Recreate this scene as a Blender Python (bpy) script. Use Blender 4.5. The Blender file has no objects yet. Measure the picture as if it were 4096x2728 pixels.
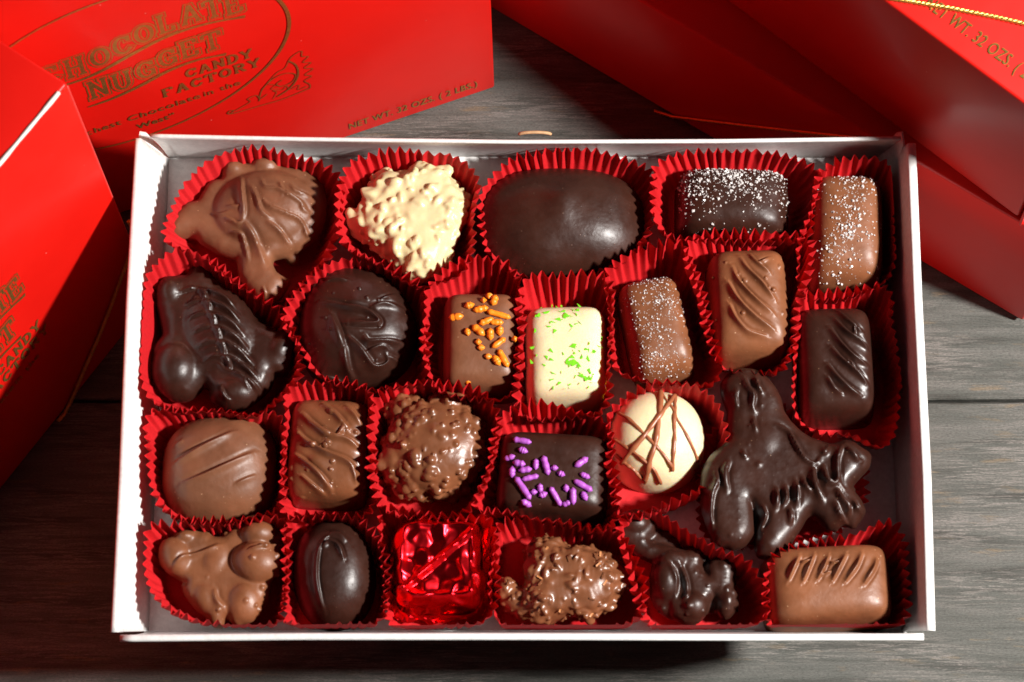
import bpy, bmesh, math, random
import numpy as np
from mathutils import Vector, Matrix

# ---------------------------------------------------------------- camera, light, exposure
# One Blender unit is one centimetre.
SC = bpy.context.scene
SC.unit_settings.system = 'METRIC'
SC.unit_settings.scale_length = 0.01
TILT = math.radians(20.0)
FPX, W0, H0 = 11800.0, 4096.0, 2728.0
CAM = np.array([0.0, -30.0, 90.0])
FWD = np.array([0, math.sin(TILT), -math.cos(TILT)])
UPV = np.array([0, math.cos(TILT), math.sin(TILT)])
cam = bpy.data.cameras.new('camera')
cam.sensor_width = 36.0
cam.lens = FPX / W0 * 36.0
cam.clip_start = 1.0
cam.clip_end = 2000.0
cam.dof.use_dof = True
cam.dof.focus_distance = 94.3
cam.dof.aperture_fstop = cam.lens / 1000.0 / 0.38
camo = bpy.data.objects.new('camera', cam)
SC.collection.objects.link(camo)
camo.location = CAM
camo.rotation_euler = (TILT, 0, 0)
SC.camera = camo

world = bpy.data.worlds.new('World')
SC.world = world
world.use_nodes = True
world.node_tree.nodes['Background'].inputs[0].default_value = (0.80, 0.86, 1.0, 1)
world.node_tree.nodes['Background'].inputs[1].default_value = 0.016

def spot(name, loc, target, power, half_deg, radius, blend, color):
    l = bpy.data.lights.new(name, 'SPOT')
    l.energy = power
    l.spot_size = math.radians(half_deg * 2)
    l.spot_blend = blend
    l.shadow_soft_size = radius
    l.color = color
    o = bpy.data.objects.new(name, l)
    SC.collection.objects.link(o)
    o.location = loc
    o.rotation_euler = (Vector(target) - Vector(loc)).to_track_quat('-Z', 'Y').to_euler()
    return o
# one key lamp, high on the right and a little in front
spot('key_lamp', (60, -14, 66), (0, 2, 3), 720000, 30.0, 3.8, 0.3, (1.0, 0.97, 0.93))
SC.view_settings.view_transform = 'Standard'
SC.view_settings.look = 'None'
SC.view_settings.exposure = 0.0
SC.view_settings.gamma = 1.0
SC.render.engine = 'CYCLES'
SC.cycles.diffuse_bounces = 2
SC.render.resolution_x = 1024
SC.render.resolution_y = 682

rng = np.random.RandomState(7)
K = 4096.0 / 2354.0

# ---------------------------------------------------------------- measuring helpers
def ray(px, py):
    return FWD + np.array([1.0, 0, 0]) * (px - W0 / 2) / FPX - UPV * (py - H0 / 2) / FPX
ZOFF = 0.0      # height of the level things are being built on
def P(px, py, z):
    d = ray(px, py)
    return CAM + d * (z + ZOFF - CAM[2]) / d[2] - np.array([0, 0, ZOFF])
def PV(x, y, z):
    return P(x * K, y * K, z)
def unit(v):
    v = np.asarray(v, float)
    return v / np.linalg.norm(v)

# ---------------------------------------------------------------- materials
def new_mat(name):
    m = bpy.data.materials.new(name)
    m.use_nodes = True
    nt = m.node_tree
    return m, nt, nt.nodes['Principled BSDF']
def N(nt, t, **kw):
    n = nt.nodes.new(t)
    for k, v in kw.items():
        if hasattr(n, k): setattr(n, k, v)
        else: n.inputs[k.replace('_', ' ')].default_value = v
    return n
def coords(nt, scale=(1, 1, 1), rot=(0, 0, 0)):
    tc = nt.nodes.new('ShaderNodeTexCoord')
    mp = nt.nodes.new('ShaderNodeMapping')
    mp.inputs['Scale'].default_value = scale
    mp.inputs['Rotation'].default_value = rot
    nt.links.new(tc.outputs['Object'], mp.inputs['Vector'])
    return mp.outputs['Vector']
def noise(nt, vec, scale, detail=4, rough=0.55, dist=0.0):
    n = nt.nodes.new('ShaderNodeTexNoise')
    n.inputs['Scale'].default_value = scale
    n.inputs['Detail'].default_value = detail
    n.inputs['Roughness'].default_value = rough
    n.inputs['Distortion'].default_value = dist
    nt.links.new(vec, n.inputs['Vector'])
    return n.outputs['Fac']
def ramp(nt, fac, stops):
    r = nt.nodes.new('ShaderNodeValToRGB')
    cr = r.color_ramp
    while len(cr.elements) < len(stops): cr.elements.new(0.5)
    for e, (p, c) in zip(cr.elements, stops):
        e.position = p
        e.color = (c[0], c[1], c[2], 1) if hasattr(c, '__len__') else (c, c, c, 1)
    nt.links.new(fac, r.inputs['Fac'])
    return r.outputs['Color']
def mix(nt, fac, a, b, mode='MIX'):
    m = nt.nodes.new('ShaderNodeMix')
    m.data_type = 'RGBA'
    m.blend_type = mode
    for sock, v in ((m.inputs[0], fac), (m.inputs[6], a), (m.inputs[7], b)):
        if isinstance(v, bpy.types.NodeSocket): nt.links.new(v, sock)
        elif hasattr(v, '__len__'): sock.default_value = (v[0], v[1], v[2], 1)
        else: sock.default_value = v
    return m.outputs[2]
def bump(nt, h, strength, dist, normal=None):
    b = nt.nodes.new('ShaderNodeBump')
    b.inputs['Strength'].default_value = strength
    b.inputs['Distance'].default_value = dist
    nt.links.new(h, b.inputs['Height'])
    if normal is not None: nt.links.new(normal, b.inputs['Normal'])
    return b.outputs['Normal']

def choc(name, base, speck, rough=0.36, spec=0.5, sss=0.0, vary=0.25, coat=0.0):
    m, nt, p = new_mat(name)
    v = coords(nt)
    big = noise(nt, v, 0.9, 3)
    dark = tuple(c * (1 - vary) for c in base)
    lite = tuple(min(1, c * (1 + vary)) for c in base)
    col = ramp(nt, big, [(0.3, dark), (0.7, lite)])
    # scattered tiny crumbs and pale scuffs
    vo = nt.nodes.new('ShaderNodeTexVoronoi')
    vo.inputs['Scale'].default_value = 5.0
    vo.inputs['Randomness'].default_value = 1.0
    nt.links.new(v, vo.inputs['Vector'])
    sp = ramp(nt, vo.outputs['Distance'], [(0.06, 1.0), (0.11, 0.0)])
    gate = ramp(nt, noise(nt, v, 2.3, 2), [(0.5, 0.0), (0.62, 0.85)])
    both = mix(nt, 1.0, sp, gate, 'MULTIPLY')
    col = mix(nt, both, col, speck)
    sc = noise(nt, coords(nt, (2.0, 9.0, 4.0), (0, 0, 0.6)), 3.0, 5, 0.7)
    col = mix(nt, ramp(nt, sc, [(0.66, 0.0), (0.80, 0.22)]), col, speck)
    nt.links.new(col, p.inputs['Base Color'])
    rr = ramp(nt, noise(nt, v, 3.5, 4), [(0.3, rough - 0.05), (0.7, rough + 0.08)])
    nt.links.new(rr, p.inputs['Roughness'])
    p.inputs['Specular IOR Level'].default_value = spec
    if coat:
        p.inputs['Coat Weight'].default_value = coat
        p.inputs['Coat Roughness'].default_value = 0.22
    if sss:
        p.inputs['Subsurface Weight'].default_value = sss
        p.inputs['Subsurface Radius'].default_value = (0.45, 0.22, 0.09)
        p.inputs['Subsurface Scale'].default_value = 0.6
    n1 = bump(nt, noise(nt, v, 2.2, 2), 0.35, 0.06)
    n2 = bump(nt, noise(nt, v, 14, 4, 0.65), 0.30, 0.012, n1)
    n3 = bump(nt, sp, 0.25, 0.02, n2)
    nt.links.new(n3, p.inputs['Normal'])
    return m
MILK = choc('milk_chocolate', (0.175, 0.066, 0.030), (0.55, 0.32, 0.18), 0.46, 0.5)
MILK2 = choc('warm_milk_chocolate', (0.190, 0.066, 0.026), (0.6, 0.36, 0.2), 0.44, 0.5)
MILK3 = choc('nutty_milk_chocolate', (0.180, 0.062, 0.025), (0.6, 0.33, 0.16), 0.33, 0.55, coat=0.15)
DARK = choc('dark_chocolate', (0.034, 0.0108, 0.0062), (0.14, 0.07, 0.045), 0.38, 0.42)
DARKG = choc('glossy_dark_chocolate', (0.030, 0.0095, 0.0056), (0.17, 0.09, 0.05), 0.37, 0.45)
WHITE = choc('white_chocolate', (0.76, 0.65, 0.40), (0.85, 0.66, 0.36), 0.34, 0.45, sss=0.5, vary=0.05)
COCO = choc('white_coconut_chocolate', (0.68, 0.56, 0.31), (0.76, 0.68, 0.48), 0.34, 0.5, sss=0.25, vary=0.08)

def paper_mat(name, base, sheen, bscale=9.0):
    m, nt, p = new_mat(name)
    v = coords(nt)
    f = noise(nt, v, bscale, 5, 0.7)
    col = ramp(nt, f, [(0.25, tuple(c * 0.82 for c in base)), (0.75, tuple(min(1, c * 1.15) for c in base))])
    nt.links.new(col, p.inputs['Base Color'])
    p.inputs['Roughness'].default_value = 0.62
    p.inputs['Specular IOR Level'].default_value = sheen
    nt.links.new(bump(nt, f, 0.5, 0.012), p.inputs['Normal'])
    return m, nt, p
CUP, nt, p = paper_mat('red_glassine_paper', (0.54, 0.009, 0.013), 0.35, 12)
tr = nt.nodes.new('ShaderNodeBsdfTranslucent')
tr.inputs['Color'].default_value = (0.62, 0.006, 0.004, 1)
ms = nt.nodes.new('ShaderNodeMixShader')
ms.inputs[0].default_value = 0.14
out = nt.nodes['Material Output']
nt.links.new(p.outputs[0], ms.inputs[1]); nt.links.new(tr.outputs[0], ms.inputs[2])
nt.links.new(ms.outputs[0], out.inputs['Surface'])
CARD, nt, p = paper_mat('white_card', (0.76, 0.745, 0.725), 0.3, 5)
p.inputs['Roughness'].default_value = 0.42
CARD_EDGE, nt, p = paper_mat('raw_card_edge', (0.80, 0.74, 0.68), 0.2, 8)

def carton_mat(name):
    m, nt, p = new_mat(name)
    v = coords(nt)
    f = noise(nt, v, 0.25, 3)
    col = ramp(nt, f, [(0.3, (0.60, 0.0055, 0.0022)), (0.7, (0.67, 0.008, 0.0034))])
    vo = nt.nodes.new('ShaderNodeTexVoronoi')
    vo.inputs['Scale'].default_value = 1.1
    nt.links.new(v, vo.inputs['Vector'])
    dust = ramp(nt, vo.outputs['Distance'], [(0.018, 0.6), (0.03, 0.0)])
    col = mix(nt, dust, col, (0.8, 0.35, 0.3))
    scr = noise(nt, coords(nt, (0.25, 3.0, 0.8), (0.4, 0.3, 0.9)), 3.2, 4, 0.7)
    col = mix(nt, ramp(nt, scr, [(0.70, 0.0), (0.80, 0.25)]), col, (0.75, 0.10, 0.07))
    nt.links.new(col, p.inputs['Base Color'])
    p.inputs['Roughness'].default_value = 0.42
    p.inputs['Specular IOR Level'].default_value = 0.45
    p.inputs['Coat Weight'].default_value = 0.15
    p.inputs['Coat Roughness'].default_value = 0.2
    n1 = bump(nt, noise(nt, v, 0.35, 2), 0.35, 0.12)
    n2 = bump(nt, noise(nt, v, 26, 4, 0.6), 0.10, 0.006, n1)
    nt.links.new(n2, p.inputs['Normal'])
    return m
CARTON = carton_mat('red_coated_board')
def simple(name, col, rough=0.5, metal=0.0, bs=0.0, bd=0.01, bsc=10, **kw):
    m, nt, p = new_mat(name)
    v = coords(nt)
    f = noise(nt, v, 6, 3)
    c = ramp(nt, f, [(0.3, tuple(x * 0.85 for x in col)), (0.7, tuple(min(1, x * 1.12) for x in col))])
    nt.links.new(c, p.inputs['Base Color'])
    p.inputs['Roughness'].default_value = rough
    p.inputs['Metallic'].default_value = metal
    for k, val in kw.items(): p.inputs[k.replace('_', ' ')].default_value = val
    if bs: nt.links.new(bump(nt, noise(nt, v, bsc, 3), bs, bd), p.inputs['Normal'])
    return m
GOLD = simple('gold_foil', (0.72, 0.45, 0.12), 0.36, 0.92, 0.4, 0.05, 1.2)
CORD = simple('gold_cord_thread', (0.75, 0.50, 0.12), 0.34, 0.9, 0.6, 0.02, 25)
ORANGE = simple('orange_sugar', (0.92, 0.25, 0.012), 0.38, 0, 0.4, 0.03, 9, Subsurface_Weight=0.1, Subsurface_Scale=0.1)
PURPLE = simple('purple_sugar', (0.42, 0.10, 0.50), 0.42, 0, 0.4, 0.03, 9, Subsurface_Weight=0.1, Subsurface_Scale=0.1)
LIME = simple('green_sugar_flake', (0.17, 0.56, 0.02), 0.25, 0, 0.3, 0.02, 12)
SALT = simple('salt_crystal', (0.60, 0.56, 0.54), 0.22, 0, Specular_IOR_Level=0.6)
DRIZ = simple('milk_chocolate_drizzle', (0.30, 0.095, 0.04), 0.36, 0, 0.3, 0.02, 8)
TWINE = simple('tan_card', (0.50, 0.30, 0.15), 0.7, 0, 0.5, 0.02, 20)
NUT = simple('roasted_nut', (0.50, 0.20, 0.07), 0.45, 0, 0.5, 0.03, 15)

def foil_mat():
    m, nt, p = new_mat('crinkled_red_foil')
    v = coords(nt)
    p.inputs['Base Color'].default_value = (0.85, 0.012, 0.02, 1)
    p.inputs['Metallic'].default_value = 1.0
    p.inputs['Roughness'].default_value = 0.28
    a = nt.nodes.new('ShaderNodeTexVoronoi'); a.inputs['Scale'].default_value = 1.5; nt.links.new(v, a.inputs['Vector'])
    b = nt.nodes.new('ShaderNodeTexVoronoi'); b.inputs['Scale'].default_value = 4.2; nt.links.new(v, b.inputs['Vector'])
    n1 = bump(nt, a.outputs['Distance'], 0.25, 0.1)
    n2 = bump(nt, b.outputs['Distance'], 0.25, 0.03, n1)
    nt.links.new(n2, p.inputs['Normal'])
    return m
FOIL = foil_mat()
def wood_mat():
    m, nt, p = new_mat('weathered_grey_wood')
    v1 = coords(nt, (0.16, 1.5, 1), (0, 0, 0.015))
    v2 = coords(nt, (0.5, 8.0, 1), (0, 0, -0.02))
    v3 = coords(nt, (1, 1, 1))
    g1 = noise(nt, v1, 1.3, 6, 0.6, 0.4)
    g2 = noise(nt, v2, 1.6, 6, 0.68, 0.6)
    g3 = noise(nt, coords(nt, (0.6, 1.6, 1)), 17, 6, 0.8)
    col = ramp(nt, g1, [(0.30, (0.040, 0.039, 0.033)), (0.47, (0.078, 0.080, 0.070)), (0.60, (0.104, 0.103, 0.092)), (0.75, (0.14, 0.132, 0.120))])
    streak = ramp(nt, g2, [(0.50, 0.0), (0.56, 0.75), (0.60, 0.1), (0.68, 0.6)])
    mask = ramp(nt, noise(nt, coords(nt, (0.12, 0.5, 1)), 1.4, 3), [(0.42, 0.0), (0.62, 1.0)])
    sm = mix(nt, 1.0, streak, mask, 'MULTIPLY')
    col = mix(nt, sm, col, (0.25, 0.225, 0.205))
    tan = ramp(nt, noise(nt, coords(nt, (0.5, 2.6, 1)), 1.1, 4, 0.6), [(0.60, 0.0), (0.70, 0.65)])
    col = mix(nt, tan, col, (0.17, 0.125, 0.075))
    grit = ramp(nt, g3, [(0.34, 0.35), (0.48, 0.9), (0.56, 1.05), (0.70, 1.6)])
    col = mix(nt, 0.85, col, grit, 'MULTIPLY')
    nt.links.new(col, p.inputs['Base Color'])
    nt.links.new(ramp(nt, g2, [(0.3, 0.5), (0.7, 0.75)]), p.inputs['Roughness'])
    p.inputs['Specular IOR Level'].default_value = 0.3
    n1 = bump(nt, g2, 0.5, 0.05)
    n2 = bump(nt, g3, 0.5, 0.02, n1)
    nt.links.new(n2, p.inputs['Normal'])
    return m
WOOD = wood_mat()
GROOVE = simple('groove_dark', (0.02, 0.018, 0.016), 0.9)

# ---------------------------------------------------------------- object helpers
def tag(o, label=None, cat=None, group=None, kind=None):
    if label: o['label'] = label
    if cat: o['category'] = cat
    if group: o['group'] = group
    if kind: o['kind'] = kind
    return o
def empty(name, loc):
    o = bpy.data.objects.new(name, None)
    o.empty_display_size = 0.5
    SC.collection.objects.link(o)
    o.location = (loc[0], loc[1], loc[2] + ZOFF)
    return o
def world_loc(o):
    v = np.zeros(3)
    while o is not None:
        v = v + np.array(o.location); o = o.parent
    return v
def obj(name, V, F, mat, parent=None, loc=None, smooth=True, mats=None, midx=None):
    V = np.asarray(V, float) + np.array([0, 0, ZOFF])
    if parent is not None:
        off = world_loc(parent)
    else:
        off = np.asarray(loc, float) if loc is not None else np.array([V[:, 0].mean(), V[:, 1].mean(), V[:, 2].min()])
    me = bpy.data.meshes.new(name)
    me.from_pydata((V - off).tolist(), [], [tuple(int(i) for i in f) for f in F])
    for mm in (mats or [mat]): me.materials.append(mm)
    if midx is not None:
        me.polygons.foreach_set('material_index', np.asarray(midx, dtype=np.int32))
    if smooth: me.polygons.foreach_set('use_smooth', [True] * len(me.polygons))
    me.update()
    o = bpy.data.objects.new(name, me)
    SC.collection.objects.link(o)
    if parent is not None: o.parent = parent
    else: o.location = off
    return o
class MB:
    def __init__(s): s.V = []; s.F = []; s.M = []; s.n = 0
    def add(s, V, F, m=0):
        V = np.asarray(V, float)
        s.V.append(V); s.F += [tuple(i + s.n for i in f) for f in F]; s.M += [m] * len(F); s.n += len(V)
    def get(s): return np.concatenate(s.V), s.F, s.M
def grid_faces(nr, nc, wrap=True):
    F = []
    for i in range(nr - 1):
        for j in range(nc if wrap else nc - 1):
            a = i * nc + j; b = i * nc + (j + 1) % nc
            F.append((a, b, b + nc, a + nc))
    return F
def normals(V, F):
    me = bpy.data.meshes.new('t')
    me.from_pydata(V.tolist(), [], F)
    n = np.zeros(len(V) * 3)
    me.vertices.foreach_get('normal', n)
    bpy.data.meshes.remove(me)
    return n.reshape(-1, 3)

# ---------------------------------------------------------------- sweets: shapes
def dome(cx, cy, rx, ry, h, m=4.0, nexp=4.0, rot=0.0, draft=0.08, z0=0.12, outline=None, nt_=220, ns=84, crown=0.0, nin=58):
    """closed rounded body: outline exponent nexp, profile exponent m"""
    th = np.linspace(0, 2 * math.pi, nt_, endpoint=False)
    c, s = np.cos(th), np.sin(th)
    R = (np.abs(c / rx) ** nexp + np.abs(s / ry) ** nexp) ** (-1.0 / nexp)
    if outline is not None: R = R * outline(th)
    ph = np.linspace(0.0, 1.0, ns)
    ph = (ph ** 0.85) * math.pi / 2
    rho = np.sin(ph) ** (2.0 / m); zz = np.cos(ph) ** (2.0 / m)
    i0 = int(np.argmax(rho > 0.62)); rin = np.linspace(0.001, rho[i0], nin, endpoint=False)
    rho, zz = np.concatenate([rin, rho[i0:]]), np.concatenate([(1 - rin ** m) ** (1.0 / m), zz[i0:]])
    rho = np.concatenate([rho, rho[-1] * np.array([0.985, 0.95, 0.8, 0.4])]); zz = np.concatenate([zz, [-0.02, -0.03, -0.035, -0.035]])
    # resample top more evenly
    rows = []
    for r, z in zip(rho, zz):
        k = r * (1 + draft * (1 - max(z, 0)))
        zt = h * z + crown * (1 - r ** 2) * (z > 0.3)
        rows.append(np.stack([R * k * c, R * k * s, np.full_like(th, zt)], 1))
    V = np.concatenate(rows)
    ca, sa = math.cos(rot), math.sin(rot)
    V = np.stack([V[:, 0] * ca - V[:, 1] * sa + cx, V[:, 0] * sa + V[:, 1] * ca + cy, V[:, 2] + z0], 1)
    F = grid_faces(len(rho), nt_)
    F = [f[::-1] for f in F]
    F.append(tuple(range(nt_))); base = (len(rho) - 1) * nt_
    F.append(tuple(base + j for j in reversed(range(nt_))))
    return V, F

def blobs(spec, voxel=0.05, smooth=10):
    """melt a list of ellipsoids (x,y,z,rx,ry,rz,rot) into one skin"""
    bm = bmesh.new()
    for (x, y, z, rx, ry, rz, rot) in spec:
        M = Matrix.Translation((x, y, z)) @ Matrix.Rotation(rot, 4, 'Z') @ Matrix.Diagonal((rx, ry, rz, 1))
        bmesh.ops.create_icosphere(bm, subdivisions=4, radius=1.0, matrix=M)
    return melt(bm, voxel, smooth)
def melt(bm, voxel, smooth):
    me = bpy.data.meshes.new('t'); bm.to_mesh(me); bm.free()
    o = bpy.data.objects.new('t', me); SC.collection.objects.link(o)
    r = o.modifiers.new('r', 'REMESH'); r.mode = 'VOXEL'; r.voxel_size = voxel; r.use_smooth_shade = True
    s = o.modifiers.new('s', 'SMOOTH'); s.factor = 0.6; s.iterations = smooth
    dg = bpy.context.evaluated_depsgraph_get(); dg.update()
    em = o.evaluated_get(dg).to_mesh()
    V = np.zeros(len(em.vertices) * 3); em.vertices.foreach_get('co', V); V = V.reshape(-1, 3)
    F = [tuple(p.vertices) for p in em.polygons]
    o.evaluated_get(dg).to_mesh_clear()
    bpy.data.objects.remove(o); bpy.data.meshes.remove(me)
    V[:, 2] = np.maximum(V[:, 2], 0.1)
    return V, F

def traced(pts, ox, oy, k, zc=.85, rmax=.85, extra=(), voxel=.05, smooth=8, step=.13, grow=0.0, rzmax=.85):
    """a rounded lump whose outline was read off the photograph, filled with balls and melted together"""
    pp = np.array([P(ox + x / k, oy + y / k, zc)[:2] for x, y in pts])
    a, b = pp, np.roll(pp, -1, 0)
    x0, y0 = pp.min(0); x1, y1 = pp.max(0)
    gx, gy = np.meshgrid(np.arange(x0, x1, step), np.arange(y0, y1, step)); q = np.stack([gx.ravel(), gy.ravel()], 1)
    e = b - a; L2 = (e ** 2).sum(1)
    t = np.clip(((q[:, None] - a) * e).sum(2) / L2, 0, 1)
    d = np.linalg.norm(q[:, None] - (a + t[..., None] * e), axis=2).min(1)
    cr = ((a[:, 1] > q[:, None, 1]) != (b[:, 1] > q[:, None, 1])) & (q[:, None, 0] < (b[:, 0] - a[:, 0]) * (q[:, None, 1] - a[:, 1]) / (b[:, 1] - a[:, 1] + 1e-12) + a[:, 0])
    ins = cr.sum(1) % 2 == 1
    bm = bmesh.new(); balls = []
    for (x, y), r in zip(q[ins], d[ins]):
        if r < 0.07: continue
        r = min(r, rmax) + grow
        M = Matrix.Translation((x, y, zc)) @ Matrix.Diagonal((r, r, min(r * 1.1 + .12, rzmax), 1))
        balls.append(np.array(M))
    U = bmesh.new(); bmesh.ops.create_icosphere(U, subdivisions=2, radius=1.0); U.verts.index_update()
    uv_ = np.array([v.co[:] for v in U.verts]); uf = np.array([[v.index for v in f.verts] for f in U.faces]); U.free()
    allv = np.concatenate([uv_ @ m[:3, :3].T + m[:3, 3] for m in balls]); allf = np.concatenate([uf + i * len(uv_) for i in range(len(balls))])
    tm = bpy.data.meshes.new('t'); tm.from_pydata(allv.tolist(), [], allf.tolist()); bm.from_mesh(tm); bpy.data.meshes.remove(tm)
    for (x, y, z, rx, ry, rz, rot) in extra:
        c = P(ox + x / k, oy + y / k, z)
        M = Matrix.Translation(c) @ Matrix.Rotation(-math.radians(rot), 4, 'Z') @ Matrix.Diagonal((rx / k / K / SX, ry / k / K / SY, rz, 1))
        bmesh.ops.create_icosphere(bm, subdivisions=4, radius=1.0, matrix=M)
    return melt(bm, voxel, smooth)

def lumps(V, F, n, r, h, seed=0, zmin=0.3, flat=False, stretch=1.0):
    rs = np.random.RandomState(seed)
    nn = normals(V, F)
    cand = np.where(V[:, 2] > zmin)[0]
    idx = rs.choice(cand, n)
    d = np.zeros(len(V))
    for i in idx:
        rr = r * rs.uniform(0.55, 1.45)
        a = rs.uniform(0, math.pi)
        q = V - V[i]
        u = q[:, 0] * math.cos(a) + q[:, 1] * math.sin(a)
        w = -q[:, 0] * math.sin(a) + q[:, 1] * math.cos(a)
        q2 = (u / stretch) ** 2 + w ** 2 + q[:, 2] ** 2
        t = q2 / rr ** 2
        g = np.exp(-t ** 2 * 0.9) if flat else np.exp(-t)
        d = np.maximum(d, h * rs.uniform(0.5, 1.3) * g) if flat else d + h * rs.uniform(-0.5, 1.3) * g
    return V + nn * d[:, None]

def ridge(V, paths, z=1.6, zmin=0.8):
    """raised strokes of the dipping fork; paths: ([(x,y) in view units], width, height)"""
    V = V.copy()
    nzmask = np.clip((V[:, 2] - zmin) / 0.25, 0, 1)
    up_ = np.zeros(len(V)); dn_ = np.zeros(len(V))
    for pts, w, h in paths:
        w, h = w * 0.85, h * 1.3
        p = np.array([PV(x, y, z)[:2] for x, y in pts])
        # smooth the polyline
        if len(p) > 2:
            t = np.linspace(0, len(p) - 1, 10 * len(p)); i = np.clip(t.astype(int), 0, len(p) - 2); f = (t - i)[:, None]
            pe = np.vstack([2 * p[0] - p[1], p, 2 * p[-1] - p[-2]])
            p0, p1, p2, p3 = pe[i], pe[i + 1], pe[i + 2], pe[i + 3]
            p = 0.5 * (2 * p1 + (p2 - p0) * f + (2 * p0 - 5 * p1 + 4 * p2 - p3) * f ** 2 + (3 * p1 - p0 - 3 * p2 + p3) * f ** 3)
        else:
            p = p[0] + (p[1] - p[0]) * np.linspace(0, 1, 12)[:, None]
        seg = np.linalg.norm(np.diff(p, axis=0), axis=1); L = seg.sum(); acc = np.concatenate([[0], np.cumsum(seg)])
        best = np.full(len(V), 1e9); sd = np.zeros(len(V)); tt = np.zeros(len(V))
        for k in range(len(p) - 1):
            a, b = p[k], p[k + 1]; e = (b - a) / max(seg[k], 1e-6)
            q = V[:, :2] - a; u = np.clip(q @ e, 0, seg[k]); cl = a + u[:, None] * e
            dv = V[:, :2] - cl; dd = np.linalg.norm(dv, axis=1)
            s = np.sign(e[0] * dv[:, 1] - e[1] * dv[:, 0])
            m_ = dd < best
            best[m_] = dd[m_]; sd[m_] = s[m_]; tt[m_] = (acc[k] + u[m_]) / L
        prof = np.where(sd > 0, np.exp(-(best / (w * 0.75)) ** 2), np.exp(-(best / (w * 1.7)) ** 1.6))
        env = np.clip(np.sin(np.pi * np.clip(tt, 0.02, 0.98)), 0, 1) ** 0.6
        up_ = np.maximum(up_, h * prof * env * nzmask)
        dn_ = np.maximum(dn_, 0.25 * h * np.exp(-((best - w * 1.9) / (w * 0.9)) ** 2) * (sd > 0) * env * nzmask)
    V[:, 2] += up_ - dn_
    return V

def tube(path, r, n=10, cap=True, rfun=None):
    p = np.asarray(path, float); m = len(p)
    t = np.gradient(p, axis=0); t /= np.maximum(np.linalg.norm(t, axis=1), 1e-9)[:, None]
    up = np.array([0.13, 0.21, 1.0]); up /= np.linalg.norm(up)
    rows = []
    for i in range(m):
        a = np.cross(t[i], up)
        if np.linalg.norm(a) < 0.1: a = np.cross(t[i], [1, 0, 0])
        a /= np.linalg.norm(a); b = np.cross(a, t[i])
        rr = r if rfun is None else r * rfun(i / (m - 1))
        th = np.linspace(0, 2 * math.pi, n, endpoint=False)
        rows.append(p[i] + rr * (np.cos(th)[:, None] * a + np.sin(th)[:, None] * b))
    V = np.concatenate(rows); F = grid_faces(m, n)
    if cap: F += [tuple(range(n))[::-1], tuple((m - 1) * n + j for j in range(n))]
    return V, F

def top_index(V):
    return np.where(V[:, 2] > V[:, 2].max() * 0.55)[0]
def height_at(V, x, y):
    d = (V[:, 0] - x) ** 2 + (V[:, 1] - y) ** 2
    i = np.argpartition(d, 6)[:6]
    return V[i, 2].max()

# ---------------------------------------------------------------- the table
def build_table():
    mb = MB()
    groove = 0.10
    ys = [-34.0, -13.6, 0.72, 14.9, 29.0, 60.0]
    for k in range(len(ys) - 1):
        a, b = ys[k] + groove / 2, ys[k + 1] - groove / 2
        X = np.linspace(-70, 70, 60)
        prof = [(a, -0.5), (a, -0.05), (a + 0.05, 0.0), (b - 0.05, 0.0), (b, -0.05), (b, -0.5)]
        rows = []
        for (y, z) in prof:
            rows.append(np.stack([X, y + 0.0 * X + 0.02 * np.sin(X * 0.7 + k) , np.full_like(X, z)], 1))
        V = np.concatenate(rows); F = [f[::-1] for f in grid_faces(len(prof), 60, False)]
        mb.add(V, F)
    mb.add([(-70, -34, -0.45), (70, -34, -0.45), (70, 60, -0.45), (-70, 60, -0.45)], [(0, 1, 2, 3)], 1)
    V, F, M = mb.get()
    o = obj('table_top', V, F, None, loc=(0, 0, 0), smooth=False, mats=[WOOD, GROOVE], midx=M)
    tag(o, 'weathered grey wooden table boards under the box', 'table', kind='structure')
    return o
build_table()

# ---------------------------------------------------------------- the white tray
TRAY_H = 2.8
LIFT = 5.6
ZOFF = LIFT
def wall_mesh(base, rim, th, outward, n=40, notch=0.0):
    base = np.asarray(base, float); rim = np.asarray(rim, float)
    def res(p):
        t = np.linspace(0, len(p) - 1, n); i = np.clip(t.astype(int), 0, len(p) - 2); f = (t - i)[:, None]
        f = f * f * (3 - 2 * f) * 0.4 + f * 0.6
        return p[i] * (1 - f) + p[i + 1] * f
    b, r = res(base), res(rim)
    o = np.asarray(outward, float)
    rows = []
    S = np.linspace(0, 1, 9)
    for s in S:
        bow = 0.10 * math.sin(math.pi * s)
        rows.append(b + (r - b) * s - o * 0.0 + o * bow * 0.6)
    top = rows[-1]
    rows[-1] = top - np.array([0, 0, 0.04])
    rows.append(top + o * 0.03 + np.array([0, 0, 0.0]))
    rows.append(top + o * (th - 0.04))
    rows.append(top + o * th - np.array([0, 0, 0.05]))
    for s in S[::-1][1:]:
        rows.append(b + (r - b) * s + o * th - np.array([0, 0, 0.0]))
    nr = len(rows)
    V = np.concatenate(rows)
    F = grid_faces(nr, n, False)
    # bottom and ends
    F += [((nr - 1) * n + j, (nr - 1) * n + j + 1, j + 1, j) for j in range(n - 1)]
    F.append(tuple(i * n for i in range(nr))); F.append(tuple(i * n + n - 1 for i in reversed(range(nr))))
    return V, F
def rimp(l, z=TRAY_H): return [P(x, y, z) for x, y in l]
XL, XR, YF, YB = -10.65, 11.42, -8.38, 6.72
tray = empty('open_box', (0.2, -0.8, -LIFT))
tag(tray, 'open white cardboard box packed with assorted chocolates, in the middle of the table', 'box')
V = np.array([(XL - .15, YF - .1, 0.02), (XR + .15, YF - .1, 0.02), (XR + .15, YB + .1, 0.02), (XL - .15, YB + .1, 0.02),
              (XL - .15, YF - .1, 0.14), (XR + .15, YF - .1, 0.14), (XR + .15, YB + .1, 0.14), (XL - .15, YB + .1, 0.14)])
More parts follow.
